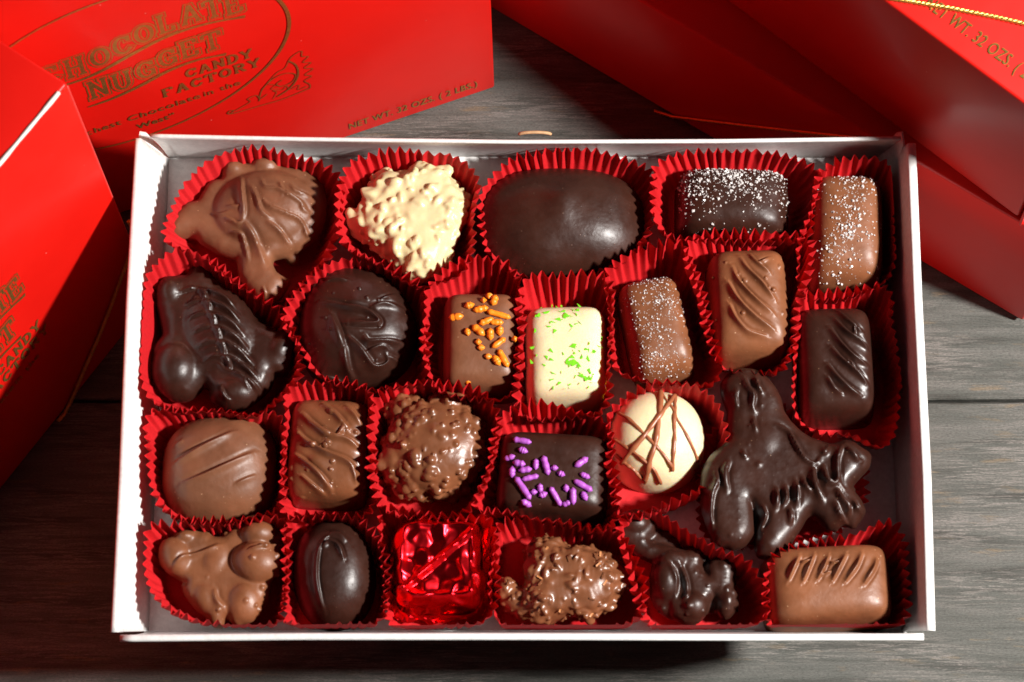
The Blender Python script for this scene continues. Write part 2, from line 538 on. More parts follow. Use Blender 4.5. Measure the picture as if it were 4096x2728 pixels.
BOXF = [(3, 2, 1, 0), (4, 5, 6, 7), (0, 1, 5, 4), (1, 2, 6, 5), (2, 3, 7, 6), (3, 0, 4, 7)]
obj('bottom_panel', V, BOXF, CARD, tray, smooth=False)
V = np.array([(x, y, z) for z in (-LIFT + .01, 0.0) for x, y in ((XL + 1.6, YF + 2.2), (XR - 1.6, YF + 2.2), (XR - 1.6, YB - .6), (XL + 1.6, YB - .6))])
obj('base', V, BOXF, CARTON, tray, smooth=False)
walls = [
    ([(XL, YB, .1), (0.2, YB + .05, .1), (XR, YB, .1)], rimp([(600, 548), (1200, 561), (2048, 572), (2900, 569), (3605, 558)]), 0.13, (0, 1, 0)),
    ([(XL, YF, .1), (XL + .02, 1, .1), (XL, YB, .1)], rimp([(470, 2528), (502, 1900), (530, 1200), (566, 553)]), 0.20, (-1, 0, 0)),
    ([(XR, YB - .1, .1), (XR, 1, .1), (XR, YF, .1)], rimp([(3630, 572), (3655, 1200), (3690, 1900), (3706, 2522)]), 0.26, (1, 0, 0)),
    ([(XR, YF, .1), (0, YF, .1), (XL, YF, .1)], rimp([(3695, 2532), (3000, 2534), (2048, 2531), (1200, 2531), (480, 2538)]), 0.20, (0, -1, 0)),
]
for b, r, th, o_ in walls:
    bb = np.array(b)
    # even number of control points
    Lr = len(r); bi = np.interp(np.linspace(0, 1, Lr), np.linspace(0, 1, len(bb)), np.arange(len(bb)))
    bb = np.array([bb[int(i)] * (1 - (i % 1)) + bb[min(int(i) + 1, len(bb) - 1)] * (i % 1) for i in bi])
    V, F = wall_mesh(bb, r, th, o_)
    V[:, 2] = np.maximum(V[:, 2], 0.03)
    obj('side_wall', V, F, CARD, tray)
# corner gussets folded behind the corners
for (x, y, sx, sy) in ((XL - 0.42, YB - .1, -1, 1), (XR + 0.22, YB - .1, 1, 1)):
    a = np.array([(x, y - 0.9, .15), (x + sx * .30, y - .8, 2.2), (x + sx * .2, y + .0, 2.3), (x + sx * .05, y + .1, 2.0), (x - sx * .35, y + .2, .15)])
    V = np.concatenate([a, a + np.array([sx * .05, .05, 0])]); n = 5
    F = [tuple(range(n)), tuple(range(2 * n - 1, n - 1, -1))] + [(i, (i + 1) % n, (i + 1) % n + n, i + n) for i in range(n)]
    obj('corner_flap', V, F, CARD, tray, smooth=False)

# small tan tab behind the far rim
mb = MB(); c = P(2140, 566, 2.3)
pts = [c + np.array([math.cos(a) * 0.48, 0.28, math.sin(a) * 0.16 - 0.1]) for a in np.linspace(0.1, math.pi - 0.1, 14)]
V, F = tube(pts, 0.05, 8)
mb.add(V, F)
V, F, M = mb.get()
V[:, 1] += 0.0
base = V.copy()
tab = obj('cord_loop', np.concatenate([V]), F, TWINE)
tag(tab, 'tan loop of card just showing over the far rim of the white box', 'loop')

# ---------------------------------------------------------------- fluted paper cups
def catmull(P_, n):
    P_ = np.asarray(P_, float); m = len(P_)
    out = []
    for i in range(m):
        p0, p1, p2, p3 = P_[i - 1], P_[i], P_[(i + 1) % m], P_[(i + 2) % m]
        for t in np.linspace(0, 1, 24, endpoint=False):
            out.append(0.5 * (2 * p1 + (p2 - p0) * t + (2 * p0 - 5 * p1 + 4 * p2 - p3) * t * t + (3 * p1 - p0 - 3 * p2 + p3) * t ** 3))
    out = np.array(out); cl = np.vstack([out, out[:1]])
    d = np.concatenate([[0], np.cumsum(np.linalg.norm(np.diff(cl, axis=0), axis=1))])
    s = np.linspace(0, d[-1], n, endpoint=False)
    return np.stack([np.interp(s, d, cl[:, k]) for k in range(cl.shape[1])], 1), d[-1]
def smooth_noise(n, k, rs):
    v = rs.uniform(-1, 1, k); x = np.linspace(0, k, n, endpoint=False); i = x.astype(int); f = x - i; f = f * f * (3 - 2 * f)
    return v[i % k] * (1 - f) + v[(i + 1) % k] * f
def wall_x(z, side):
    f = max(0, min(1, z / TRAY_H))
    return (XL + 0.1 - 0.7 * f) if side < 0 else (XR - 0.1 + 0.36 * f)
def cup(pts, label, zr=1.9, seed=0, shrink=0.80, zs=None, group='red fluted paper cups holding the chocolates', amp=0.115):
    rs = np.random.RandomState(seed + 100)
    shrink -= 0.07
    ctl = np.array([PV(x, y - (9 if y > 1400 else 0), zr)[:2] for x, y in pts])
    _, L = catmull(ctl, 100)
    nf = int(round(L / 0.30)); sub = 8; n = nf * sub
    rim, _ = catmull(ctl, n)
    cen = rim.mean(0)
    d = np.roll(rim, -6, 0) - np.roll(rim, 6, 0); d /= np.linalg.norm(d, axis=1)[:, None]
    nor = np.stack([d[:, 1], -d[:, 0]], 1)
    if ((rim - cen) * nor).sum() < 0: nor = -nor
    wob = smooth_noise(n, nf, rs) * 0.9
    ph = np.arange(n) / sub * 2 * math.pi + wob
    tri = 2 / math.pi * np.arcsin(np.sin(ph) * 0.97)
    a_loc = amp * (1 + 0.55 * smooth_noise(n, max(5, nf // 3), rs)) * (1 + 0.3 * smooth_noise(n, nf * 2, rs))
    rough = smooth_noise(n, max(6, nf // 2), rs)
    zt = zr + 0.14 * smooth_noise(n, max(6, nf // 5), rs) + 0.05 * smooth_noise(n, nf, rs) + 0.035 * tri
    rows = []
    S = [0.0, 0.06, 0.16, 0.3, 0.45, 0.6, 0.75, 0.88, 1.0]
    basec = cen
    for s in S:
        k = shrink + (1 - shrink) * s ** 0.85
        c2 = basec + (rim - cen) * k
        a = a_loc * (0.15 + 0.85 * s ** 0.8)
        xy = c2 + nor * (tri * a + 0.05 * rough * s)[:, None] + nor * (0.10 * math.sin(math.pi * s) * 0.4)
        z = 0.2 + (zt - 0.2) * s
        rows.append(np.column_stack([xy, z]))
    inner = []
    for k in (0.0, 0.5, 0.93):
        inner.append(np.column_stack([basec + (rim - cen) * shrink * max(k, 0.01), np.full(n, 0.175 + 0.005 * k)]))
    rows = inner + rows
    V = np.concatenate(rows)
    for side in (-1, 1):
        lim = np.array([wall_x(z, side) for z in V[:, 2]])
        V[:, 0] = np.maximum(V[:, 0], lim) if side < 0 else np.minimum(V[:, 0], lim)
    V[:, 1] = np.minimum(V[:, 1], YB - 0.12 + 0.0 * V[:, 2])
    V[:, 1] = np.maximum(V[:, 1], YF + 0.05 - 0.16 * V[:, 2])
    F = grid_faces(len(rows), n)
    F.append(tuple(range(n))[::-1])
    o = obj('paper_cup', V, F, CUP)
    tag(o, label, 'paper cup', group)
    return o
CUPS = [
 ([(388,560),(382,515),(415,430),(490,365),(560,345),(650,350),(745,380),(785,430),(775,530),(745,600),(690,665),(640,708),(560,665),(470,600)], 'red cup under the turtle shaped milk chocolate in the back left corner', 1.75, .80),
 ([(778,500),(790,400),(865,352),(960,345),(1055,362),(1098,410),(1090,490),(1085,570),(1050,630),(950,655),(870,605),(795,560)], 'red cup around the white coconut cluster', 1.95, .80),
 ([(1105,500),(1115,425),(1180,368),(1290,345),(1400,352),(1495,390),(1500,480),(1480,560),(1400,615),(1290,640),(1185,625),(1120,575)], 'red cup under the largest smooth dark oval', 1.6, .85),
 ([(1498,450),(1508,380),(1570,350),(1700,345),(1830,358),(1885,395),(1870,470),(1865,535),(1780,552),(1660,550),(1545,545),(1505,510)], 'red cup around the dark bar sprinkled with salt', 1.8, .84),
 ([(1865,480),(1885,395),(1960,360),(2050,380),(2058,480),(2055,600),(2020,655),(1940,685),(1850,675),(1832,590)], 'shaded red cup around the salted milk bar in the back right corner', 1.8, .84),
 ([(320,770),(345,630),(415,578),(490,600),(560,655),(640,710),(690,790),(690,850),(655,905),(590,955),(520,948),(400,938),(335,900)], 'red cup around the lumpy dark chocolate by the left wall', 1.85, .84),
 ([(700,810),(655,740),(690,660),(780,598),(870,600),(960,650),(980,720),(985,830),(965,885),(880,893),(780,880),(720,850)], 'red cup around the round dark chocolate with ripples', 1.8, .84),
 ([(975,720),(985,655),(1050,600),(1125,590),(1192,635),(1203,740),(1185,850),(1180,905),(1090,918),(1000,890),(972,800)], 'red cup around the milk bar with orange sprinkles', 1.95, .80),
 ([(1203,655),(1290,635),(1390,640),(1412,710),(1402,830),(1390,940),(1300,960),(1195,945),(1195,820)], 'red cup around the white bar with green flakes', 1.95, .82),
 ([(1398,630),(1470,575),(1560,558),(1595,610),(1628,720),(1655,830),(1640,880),(1560,885),(1480,872),(1415,845),(1400,740)], 'red cup around the narrow tilted salted milk bar', 1.85, .82),
 ([(1578,560),(1690,535),(1850,538),(1862,610),(1832,700),(1822,800),(1795,852),(1740,855),(1650,828),(1612,700)], 'red cup around the milk bar with slanting ridges beside the salted bars', 1.95, .82),
 ([(1832,760),(1840,690),(1940,668),(2035,655),(2050,750),(2072,850),(2065,950),(2035,1028),(1970,1003),(1890,990),(1833,950),(1825,850)], 'red cup around the dark bar with slanting ridges by the right wall', 1.85, .84),
 ([(340,1030),(345,950),(420,940),(560,955),(645,960),(655,1060),(645,1160),(590,1185),(500,1202),(400,1182),(350,1125)], 'red cup around the rounded milk chocolate with two long ridges', 1.75, .86),
 ([(655,960),(668,885),(760,872),(845,895),(852,1000),(862,1100),(845,1178),(750,1188),(655,1180),(648,1070)], 'red cup around the ridged milk square left of the crunchy cluster', 1.8, .85),
 ([(868,905),(960,880),(1095,892),(1145,950),(1135,1060),(1100,1140),(1060,1178),(960,1192),(880,1162),(850,1080),(855,980)], 'red cup around the round crunchy milk cluster', 1.85, .83),
 ([(1155,955),(1260,925),(1395,972),(1415,1060),(1425,1170),(1400,1215),(1290,1203),(1160,1175),(1088,1160),(1125,1060)], 'red cup around the dark square with purple sprinkles', 1.9, .83),
 ([(1408,940),(1500,880),(1620,893),(1668,960),(1665,1050),(1610,1120),(1530,1160),(1432,1182),(1402,1080),(1400,1010)], 'red cup around the white round with brown drizzle', 1.9, .95),
 ([(332,1300),(348,1212),(440,1200),(560,1195),(648,1192),(665,1290),(652,1400),(635,1443),(520,1446),(430,1428),(358,1375)], 'red cup under the lumpy milk cluster in the front left corner', 1.65, .86),
 ([(655,1290),(662,1190),(740,1178),(820,1190),(878,1250),(892,1350),(868,1438),(760,1448),(662,1440),(650,1370)], 'red cup around the small dark oval in the front row', 1.75, .86),
 ([(872,1240),(880,1165),(970,1180),(1060,1185),(1130,1195),(1145,1300),(1125,1430),(1010,1452),(900,1445),(885,1340)], 'red cup around the red foil square', 1.6, .86),
 ([(1135,1280),(1150,1205),(1230,1195),(1330,1210),(1430,1235),(1480,1320),(1478,1410),(1420,1446),(1250,1452),(1150,1442),(1128,1360)], 'red cup around the coconut milk cluster in the front row', 1.6, .95),
 ([(1440,1290),(1425,1200),(1510,1175),(1640,1255),(1720,1290),(1762,1370),(1745,1440),(1620,1452),(1500,1448),(1470,1380)], 'red cup around the shadowed dark cluster in the front row', 1.7, .86),
 ([(1758,1350),(1775,1285),(1860,1245),(1965,1228),(2055,1203),(2085,1290),(2082,1430),(2000,1450),(1880,1452),(1775,1447)], 'red cup around the milk bar in the front right corner', 1.75, .87),
 ([(1606,1110),(1618,1010),(1720,930),(1810,940),(1900,1040),(1985,1075),(1990,1150),(1940,1212),(1850,1240),(1720,1262),(1618,1235)], 'mostly hidden red cup under the big branching dark chocolate', 0.95, .9),
]
for i, (pts, lab, zr, sh) in enumerate(CUPS): cup(pts, lab, zr, i, sh)

# ---------------------------------------------------------------- the chocolates
SX = FPX / 90.2 / K    # view units per cm across
SY = SX * math.cos(TILT)
def body(V, F, mat, name, label, cat, parts=False, group=None, **kw):
    if parts:
        e = empty(name, (V[:, 0].mean(), V[:, 1].mean(), V[:, 2].min()))
        tag(e, label, cat, group)
        b = obj('body', V, F, mat, e, **kw)
        return e, b
    o = obj(name, V, F, mat, **kw)
    tag(o, label, cat, group)
    return o
def bar(x0, y0, x1, y1, h=1.65, rot=0, m=5.0, nexp=6.0, draft=0.07, z0=0.18, crown=0.06, **kw):
    """bar whose whole outline in the view spans x0..x1, y0..y1"""
    drop = h * math.sin(TILT) * SX * 0.9
    cx, cy = (x0 + x1) / 2, (y0 + y1 - drop) / 2
    c = PV(cx, cy, z0 + h)
    return dome(c[0], c[1], (x1 - x0) / 2 / SX / (1 + draft * .1), (y1 - y0 - drop) / 2 / SY, h, m, nexp, rot, draft, z0, crown=crown, **kw)
def bl(l, voxel=0.05, smooth=10):
    """view-space blobs: (x, y, z, rx_view, ry_view, rz_cm, rot)"""
    sp = []
    for (x, y, z, rx, ry, rz, rot) in l:
        c = PV(x, y, z); sp.append((c[0], c[1], z, rx / SX, ry / SX, rz, -math.radians(rot)))
    return blobs(sp, voxel, smooth)

def grains(V, parent, n, seed, wfun, size=(0.012, 0.045), name='salt_grains'):
    rs = np.random.RandomState(seed)
    base = np.array([(-1, -1, -1), (1, -1, -1), (1, 1, -1), (-1, 1, -1), (-1, -1, 1), (1, -1, 1), (1, 1, 1), (-1, 1, 1)], float)
    T = V[top_index(V)]
    lo, hi = T[:, :2].min(0), T[:, :2].max(0)
    cand = rs.uniform(lo, hi, (n * 12, 2))
    w = wfun(T, cand)
    # crystals gather in loose patches
    for _ in range(14):
        c = rs.uniform(lo, hi); w = w * (1 + 1.1 * np.exp(-((cand - c) ** 2).sum(1) / .04))
    cand = cand[rs.rand(len(cand)) < w / w.max()][:n]
    mb = MB()
    for q2 in cand:
        dd = ((T[:, :2] - q2) ** 2).sum(1); i = dd.argmin()
        if dd[i] > .006: continue
        s = size[0] + (size[1] - size[0]) * rs.rand() ** 3.0
        q = base * rs.uniform(0.4, 1.4, (8, 3)) * s
        a = rs.normal(size=3); a /= np.linalg.norm(a); R = np.array(Matrix.Rotation(rs.uniform(0, 6.28), 3, Vector(a)))
        mb.add(q @ R.T + np.array([q2[0], q2[1], T[i, 2] + s * 0.3]), BOXF)
    V2, F2, _ = mb.get()
    o = obj(name, V2, F2, SALT, parent, smooth=False)
    o['kind'] = 'stuff'
    return o

# 1 turtle
V, F = traced([(680,300),(700,240),(780,195),(900,215),(960,240),(1050,200),(1130,170),(1220,190),(1290,270),(1380,275),(1450,262),(1540,300),(1640,380),(1720,480),(1745,600),(1740,760),(1700,880),(1620,990),(1480,1080),(1330,1150),(1215,1175),(1210,1230),(1250,1310),(1320,1350),(1380,1360),(1375,1430),(1320,1510),(1270,1568),(1180,1620),(1100,1590),(1010,1530),(920,1450),(870,1370),(850,1250),(850,1190),(760,1160),(660,1120),(560,1060),(490,1020),(440,960),(400,950),(330,960),(240,985),(170,950),(155,880),(200,790),(270,700),(360,630),(470,600),(500,540),(560,440),(600,400),(700,395)],
    600, 560, 2.45, .8, .55, [(1120, 680, 1.1, 520, 380, .72, -8), (820, 300, .95, 110, 80, .45, 0), (1130, 270, 1.0, 140, 90, .45, 0), (1100, 1400, .85, 170, 130, .45, 0), (290, 840, .8, 90, 110, .42, 40), (1400,1170,.45,70,60,.3,0)], .05, 8, rzmax=.5)
V = ridge(V, [([(552,398),(556,440),(560,480),(556,500)], .06, .16), ([(556,500),(580,530),(600,575),(605,590)], .09, .12),
              ([(600,405),(610,425),(640,430),(690,455),(708,480)], .05, .13), ([(598,450),(620,470),(660,485),(690,495),(712,530)], .05, .12),
              ([(665,415),(680,430),(712,438)], .045, .10), ([(690,455),(696,470),(712,475)], .04, .09), ([(520,465),(545,468),(556,462)], .04, .08),
              ([(515,490),(545,505),(560,498)], .045, .1), ([(525,520),(550,525),(560,545),(568,580)], .05, .12), ([(695,495),(700,515),(715,540)],.04,.1),
              ([(640,410),(650,430),(648,445)],.04,.08), ([(575,420),(590,450),(600,480),(625,500)],.06,.12), ([(610,500),(640,520),(665,545)],.06,.11), ([(480,470),(500,480),(530,478)],.04,.07), ([(600,640),(606,655),(604,668)],.035,.08)], 1.9, .9)
V = lumps(V, F, 26, .22, .035, 1)
tag(obj('turtle_chocolate', V, F, MILK), 'milk chocolate turtle cluster with a stubby foot, in the back left corner of the box', 'chocolate', 'chocolates in the box')
# 2 white coconut cluster
V, F = traced([(350,360),(450,285),(560,330),(660,340),(700,270),(800,228),(900,270),(1000,270),(1080,310),(1140,410),(1230,530),(1320,570),(1260,640),(1280,780),(1230,860),(1160,960),(1140,1060),(1060,1290),(960,1370),(850,1385),(710,1405),(640,1280),(520,1200),(420,1100),(280,1000),(150,900),(80,860),(100,740),(190,700),(240,650),(290,520),(300,450),(370,410)],
    1350, 560, 2.45, 1.05, .9, [(750,800,1.1,380,360,.85,0)], .05, 4)
V = lumps(V, F, 240, .13, .10, 2, .3, stretch=1.5); V = lumps(V, F, 130, .085, .10, 3, .5, True, 1.8)
tag(obj('coconut_cluster', V, F, COCO), 'creamy white coconut cluster with a rough ragged edge', 'chocolate', 'chocolates in the box')
# 3 dark oval
V, F = bar(1090, 346, 1490, 652, 1.95, 0, 2.3, 2.6, 0.03, 0.2, crown=0.0, nt_=260)
V = lumps(V, F, 9, .7, .11, 5); 
tag(obj('oval_chocolate', V, F, DARK), 'largest smooth dark oval chocolate in the back row', 'chocolate', 'chocolates in the box')
# 4 dark salted
V, F = bar(1567, 372, 1812, 560, 1.6, -0.03, 4.2, 5.5, 0.09)
V = lumps(V, F, 12, .3, .03, 6)
e, b = body(V, F, DARK, 'salted_bar', 'dark rectangular bar thickly sprinkled with white salt', 'chocolate', True, 'chocolates in the box')
grains(V, e, 900, 1, lambda T, c: np.exp(-((c[:, 1] - T[:, 1].max() + .5) / 0.7) ** 2) + 0.12, (0.008, 0.036))
# 5 milk salted
V, F = bar(1872, 385, 2034, 668, 1.75, -0.04, 4.0, 5.5, 0.10)
V = lumps(V, F, 10, .3, .03, 7)
e, b = body(V, F, MILK2, 'salted_bar', 'milk chocolate bar with salt in the back right corner, half in shade', 'chocolate', True, 'chocolates in the box')
grains(V, e, 620, 2, lambda T, c: np.exp(-((c[:, 0] - T[:, 0].mean() - (c[:, 1] - T[:, 1].mean()) * .3) / 0.45) ** 2) + 0.08, (0.008, 0.034))
# 6 lumpy dark with feather ridges
V, F = traced([(380,180),(450,130),(530,170),(560,270),(620,330),(720,430),(800,520),(900,610),(1000,690),(1080,740),(1180,780),(1260,850),(1290,940),(1290,1060),(1240,1160),(1190,1185),(1120,1180),(1105,1260),(1040,1340),(940,1420),(820,1480),(700,1490),(600,1450),(530,1400),(530,1330),(490,1270),(440,1330),(380,1390),(290,1415),(190,1400),(90,1320),(25,1200),(0,1060),(30,920),(110,820),(90,700),(50,560),(50,430),(110,340),(200,285),(330,280)],
    600, 980, 2.24, .85, .7, [(230,1120,1.0,215,240,.8,0), (190,440,1.0,140,150,.65,0), (1170,950,.95,130,180,.6,20), (760,1330,.95,220,150,.65,0), (620,780,1.15,340,420,.62,-25)], .05, 9, rzmax=.62)
fe = []
for k in range(7):
    y = 655 + k * 32; x = 455 + k * 11
    fe.append(([(x, y), (x + 28, y + 8), (x + 62 - k, y + 26), (x + 82 - k, y + 46)], .065, .20))
    if k < 6: fe.append(([(x, y + 4), (x - 18, y + 2), (x - 46, y + 12)], .045, .08))
for k in range(6): fe.append(([(455 + k * 11, 655 + k * 32), (470 + k * 11, 668 + k * 32), (472 + k * 11, 688 + k * 32)], .055, .15))
fe += [([(505,880),(515,905),(528,915)], .05, .12), ([(540,845),(560,870),(575,890)], .05, .12), ([(500,830),(520,845),(545,850)], .05, .1)]
V = ridge(V, fe, 1.7, .8)
V = lumps(V, F, 20, .15, .03, 8)
tag(obj('feathered_chocolate', V, F, DARKG), 'lumpy dark chocolate with a feather of ridges, touching the left wall', 'chocolate', 'chocolates in the box')
# 7 dark round with ripples
V, F = bar(680, 592, 948, 892, 1.7, 0, 2.9, 2.3, 0.03, 0.2, crown=.05, outline=lambda t: 1 + .03 * np.cos(3 * t + .5) - .05 * np.cos(t - .6) ** 8)
V = ridge(V, [([(735,690),(790,705),(840,715),(870,735),(860,745),(800,745)], .07, .17), ([(855,705),(885,695),(925,700)], .07, .12), ([(835,770),(850,783),(900,778),(930,778)], .07, .15),
              ([(800,775),(830,800),(860,830),(890,820),(885,800)], .08, .16), ([(890,808),(915,812),(935,812)], .06, .12), ([(760,720),(775,760),(790,800)], .10, .15), ([(790,790),(800,840),(830,870)], .09, .14),
              ([(700,830),(760,850),(820,868),(860,880)], .08, .14), ([(870,690),(895,675),(905,668)], .05, .1), ([(740,640),(770,635),(800,640)], .05, .1),([(840,805),(880,790),(900,800)],.06,.1)], 1.9, .6)
V = lumps(V, F, 16, .35, .05, 9); V = lumps(V, F, 14, .05, .06, 10, .8, True)
tag(obj('rippled_chocolate', V, F, DARKG), 'round dark chocolate with wet looking ripples beside the orange sprinkled bar', 'chocolate', 'chocolates in the box')
# capsule sprinkles
def capsule(c, d, L, r, seed):
    rs = np.random.RandomState(seed)
    n = 14; L = max(L, 2 * r * 1.02)
    s = np.linspace(-1, 1, n); a = (L / 2 - r) * np.clip(s * 1.25, -1, 1) + r * np.clip((np.abs(s) - .8) / .2, 0, 1) * np.sign(s) * np.sin(np.clip((np.abs(s) - .8) / .2, 0, 1) * math.pi / 2)
    ends = np.clip((np.abs(s) - .8) / .2, 0, 1)
    rad = r * np.sqrt(np.clip(1 - ends ** 2, 0.02, 1)) * (1 + 0.07 * np.sin(s * 6 + rs.uniform(0, 6)) + rs.uniform(-.05, .05, n))
    path = np.array([c + d * t for t in a])
    V, F = tube(path, 1.0, 12, True)
    V2 = V.copy()
    for i in range(n):
        V2[i * 12:(i + 1) * 12] = path[i] + (V[i * 12:(i + 1) * 12] - path[i]) * rad[i]
    return V2, F
def sprinkles(lst, ox, oy, V, parent, mat, r, seed, offz=0.0):
    for i, (x, y, L, ang) in enumerate(lst):
        px, py = ox + x / 1.6507, oy + y / 1.6507
        z = V[:, 2].max()
        for _ in range(3):
            w = P(px, py, z); z = height_at(V, w[0], w[1]) + r * 0.5
        w = P(px, py, z)
        a = -math.radians(ang)
        d = unit([math.cos(a), math.sin(a) / math.cos(TILT), 0])
        # follow the slope of the surface a little
        h1 = height_at(V, *(w + d * .12)[:2]); h0 = height_at(V, *(w - d * .12)[:2])
        d = unit(d + np.array([0, 0, np.clip((h1 - h0) / .24, -.6, .6)]))
        rr = r * (1 + 0.10 * math.sin(i * 2.3))
        VV, FF = capsule(w, d, L / 1.6507 / 123.0, rr, seed + i)
        obj('sprinkle', VV, FF, mat, parent)
# 8 milk with orange sprinkles
V, F = bar(1022, 664, 1188, 915, 1.75, 0.0, 5.5, 7, 0.07)
e, b = body(V, F, MILK, 'sprinkled_bar', 'milk chocolate bar with bright orange sprinkles', 'chocolate', True, 'chocolates in the box')
sprinkles([(1085,468,50,100),(1118,495,85,105),(1046,496,40,0),(952,530,65,-15),(1027,555,95,-12),(1148,590,150,14),(865,606,95,-2),(1065,634,95,-22),(1132,642,85,0),(1013,694,100,40),(940,705,52,75),(1092,720,80,88),(1155,698,68,90),(1147,778,105,-38),(1011,772,26,0),(1030,809,48,0),(1077,868,48,0),(1133,893,75,55),(1178,880,125,60),(945,1035,48,80)],
          1300, 900, V, e, ORANGE, 0.098, 50)
# 9 white with green flakes
V, F = bar(1211, 693, 1393, 938, 1.7, 0.02, 5.0, 6, 0.06)
e, b = body(V, F, WHITE, 'flaked_bar', 'white chocolate bar scattered with lime green flakes', 'chocolate', True, 'chocolates in the box')
rs = np.random.RandomState(4)
cl = [(1300,715,28,16,18), (1300,735,16,10,8), (1330,800,22,14,16), (1310,835,24,16,18), (1250,760,40,40,7), (1345,850,22,18,8), (1290,885,36,14,10), (1345,900,24,20,6), (1265,855,30,30,5), (1235,720,22,10,4)]
for (x, y, sx, sy, n) in cl:
    for _ in range(n):
        qx, qy = np.clip(rs.normal(x, sx), 1222, 1383), np.clip(rs.normal(y, sy), 700, 918)
        w = PV(qx, qy, 1.9); z = height_at(V, w[0], w[1]); w = PV(qx, qy, z); z = height_at(V, w[0], w[1])
        k = rs.randint(3, 6); a = np.sort(rs.uniform(0, 6.28, k)); s = rs.uniform(.035, .115)
        ring = np.stack([np.cos(a) * s * rs.uniform(.6, 1.3, k) , np.sin(a) * s * rs.uniform(.6, 1.3, k), rs.uniform(0, .012, k)], 1) + [w[0], w[1], z + .012]
        VV = np.concatenate([ring, ring - [0, 0, .022]])
        FF = [tuple(range(k)), tuple(range(2 * k - 1, k - 1, -1))] + [(i, i + k, (i + 1) % k + k, (i + 1) % k) for i in range(k)]
        obj('flake', VV, FF, LIME, e, smooth=False)
# 10 milk salted narrow
V, F = bar(1444, 628, 1580, 880, 1.6, 0.19, 4.6, 6, 0.08)
V = lumps(V, F, 8, .3, .025, 11)
e, b = body(V, F, MILK2, 'salted_bar', 'narrow tilted milk bar dusted with fine salt beside the white bar with green flakes', 'chocolate', True, 'chocolates in the box')
grains(V, e, 760, 3, lambda T, c: np.exp(-((c[:, 0] - T[:, 0].mean()) / 0.5) ** 2) + 0.2, (0.007, 0.024))
# 11 milk ridged
V, F = bar(1640, 560, 1814, 838, 1.75, 0.03, 4.6, 6, 0.08)
V = ridge(V, [([(1722,578),(1738,602),(1770,628)], .05, .13), ([(1700,588),(1718,620),(1750,652),(1782,690)], .06, .16),
              ([(1682,612),(1698,650),(1735,690),(1778,722)], .06, .16), ([(1672,648),(1695,690),(1735,730),(1780,758)], .065, .18),
              ([(1676,700),(1692,735),(1720,762),(1762,772)], .06, .15), ([(1738,602),(1752,600),(1768,590)], .04, .08)], 1.9, 1.2)
V = lumps(V, F, 14, .05, .05, 12, 1.2, True)
tag(obj('ridged_bar', V, F, MILK2), 'warm milk chocolate bar with thick slanting ridges, between two salted bars', 'chocolate', 'chocolates in the box')
# 12 dark ridged
V, F = bar(1842, 696, 2010, 972, 1.7, 0.02, 4.6, 6, 0.08)
V = ridge(V, [([(1925,708),(1950,738),(1985,765)], .055, .15), ([(1915,730),(1945,765),(1985,790),(2000,805)], .06, .18), ([(1905,755),(1930,790),(1960,820),(1998,840)], .06, .17),
              ([(1908,800),(1935,830),(1975,862),(1998,885)], .06, .17), ([(1900,840),(1925,870),(1955,895),(1980,908)], .06, .16), ([(1900,868),(1915,890),(1935,905)], .05, .13),
              ([(1950,738),(1962,750),(1965,770)], .04, .1), ([(1940,835),(1955,835),(1965,850)],.04,.1)], 1.85, 1.1)
tag(obj('ridged_bar', V, F, DARKG), 'dark chocolate bar with slanting ridges standing by the right wall', 'chocolate', 'chocolates in the box')
# 13 rounded milk with two ridges
V, F = bar(364, 938, 627, 1206, 1.7, 0.05, 2.7, 2.6, 0.03, 0.2, crown=.02, outline=lambda t: 1 - .04 * np.cos(t * 2 + .8))
V = ridge(V, [([(392,1062),(430,1045),(480,1020),(535,990)], .075, .12), ([(415,1108),(470,1092),(530,1065),(585,1035)], .08, .13), ([(392,1018),(410,1010),(420,1005)], .08, .06), ([(540,1110),(560,1100),(590,1085)], .06, .06)], 1.9, .9)
tag(obj('rounded_chocolate', V, F, MILK), 'rounded square milk chocolate with two long ridges by the left wall', 'chocolate', 'chocolates in the box')
# 14 ridged milk square
V, F = bar(664, 912, 842, 1162, 1.45, -0.04, 4.8, 6, 0.06)
V = ridge(V, [([(690,945),(720,975),(760,1000),(800,1010),(835,1035)], .07, .17), ([(735,920),(770,950),(800,985)], .07, .14), ([(680,985),(700,1010),(750,1040),(800,1060),(830,1095)], .07, .18),
              ([(672,1040),(700,1060),(730,1085),(760,1120)], .07, .17), ([(690,1090),(715,1110),(745,1130)], .06, .14), ([(790,925),(815,950),(835,980)], .07, .12),
              ([(745,1010),(775,1000),(795,970)], .05, .09), ([(800,1060),(815,1085),(820,1110)],.05,.1)], 1.7, 1.0)
V = lumps(V, F, 22, .06, .06, 14, 1.0, True); V = lumps(V, F, 10, .3, .06, 15)
tag(obj('ridged_square', V, F, MILK3), 'glossy milk chocolate square covered in diagonal ridges, left of the round crunchy cluster', 'chocolate', 'chocolates in the box')
# 15 crunchy cluster
V, F = bl([(1000,1025,1.1,112,108,.85,0), (1028,935,1.0,46,36,.6,0), (930,945,1.0,44,34,.55,0), (1060,1040,1.0,56,72,.7,0), (910,1060,1.0,34,54,.6,0), (960,1120,.8,52,26,.5,0), (1020,1110,.7,60,42,.5,0)], 0.045, 4)
V = lumps(V, F, 80, .17, .09, 16, .3); V = lumps(V, F, 190, .105, .115, 17, .35, True, 1.2); V = lumps(V, F, 130, .05, .06, 19, .5, True)
tag(obj('crunchy_cluster', V, F, MILK3), 'round crunchy milk chocolate cluster with nut pieces, in the middle of the box', 'chocolate', 'chocolates in the box')
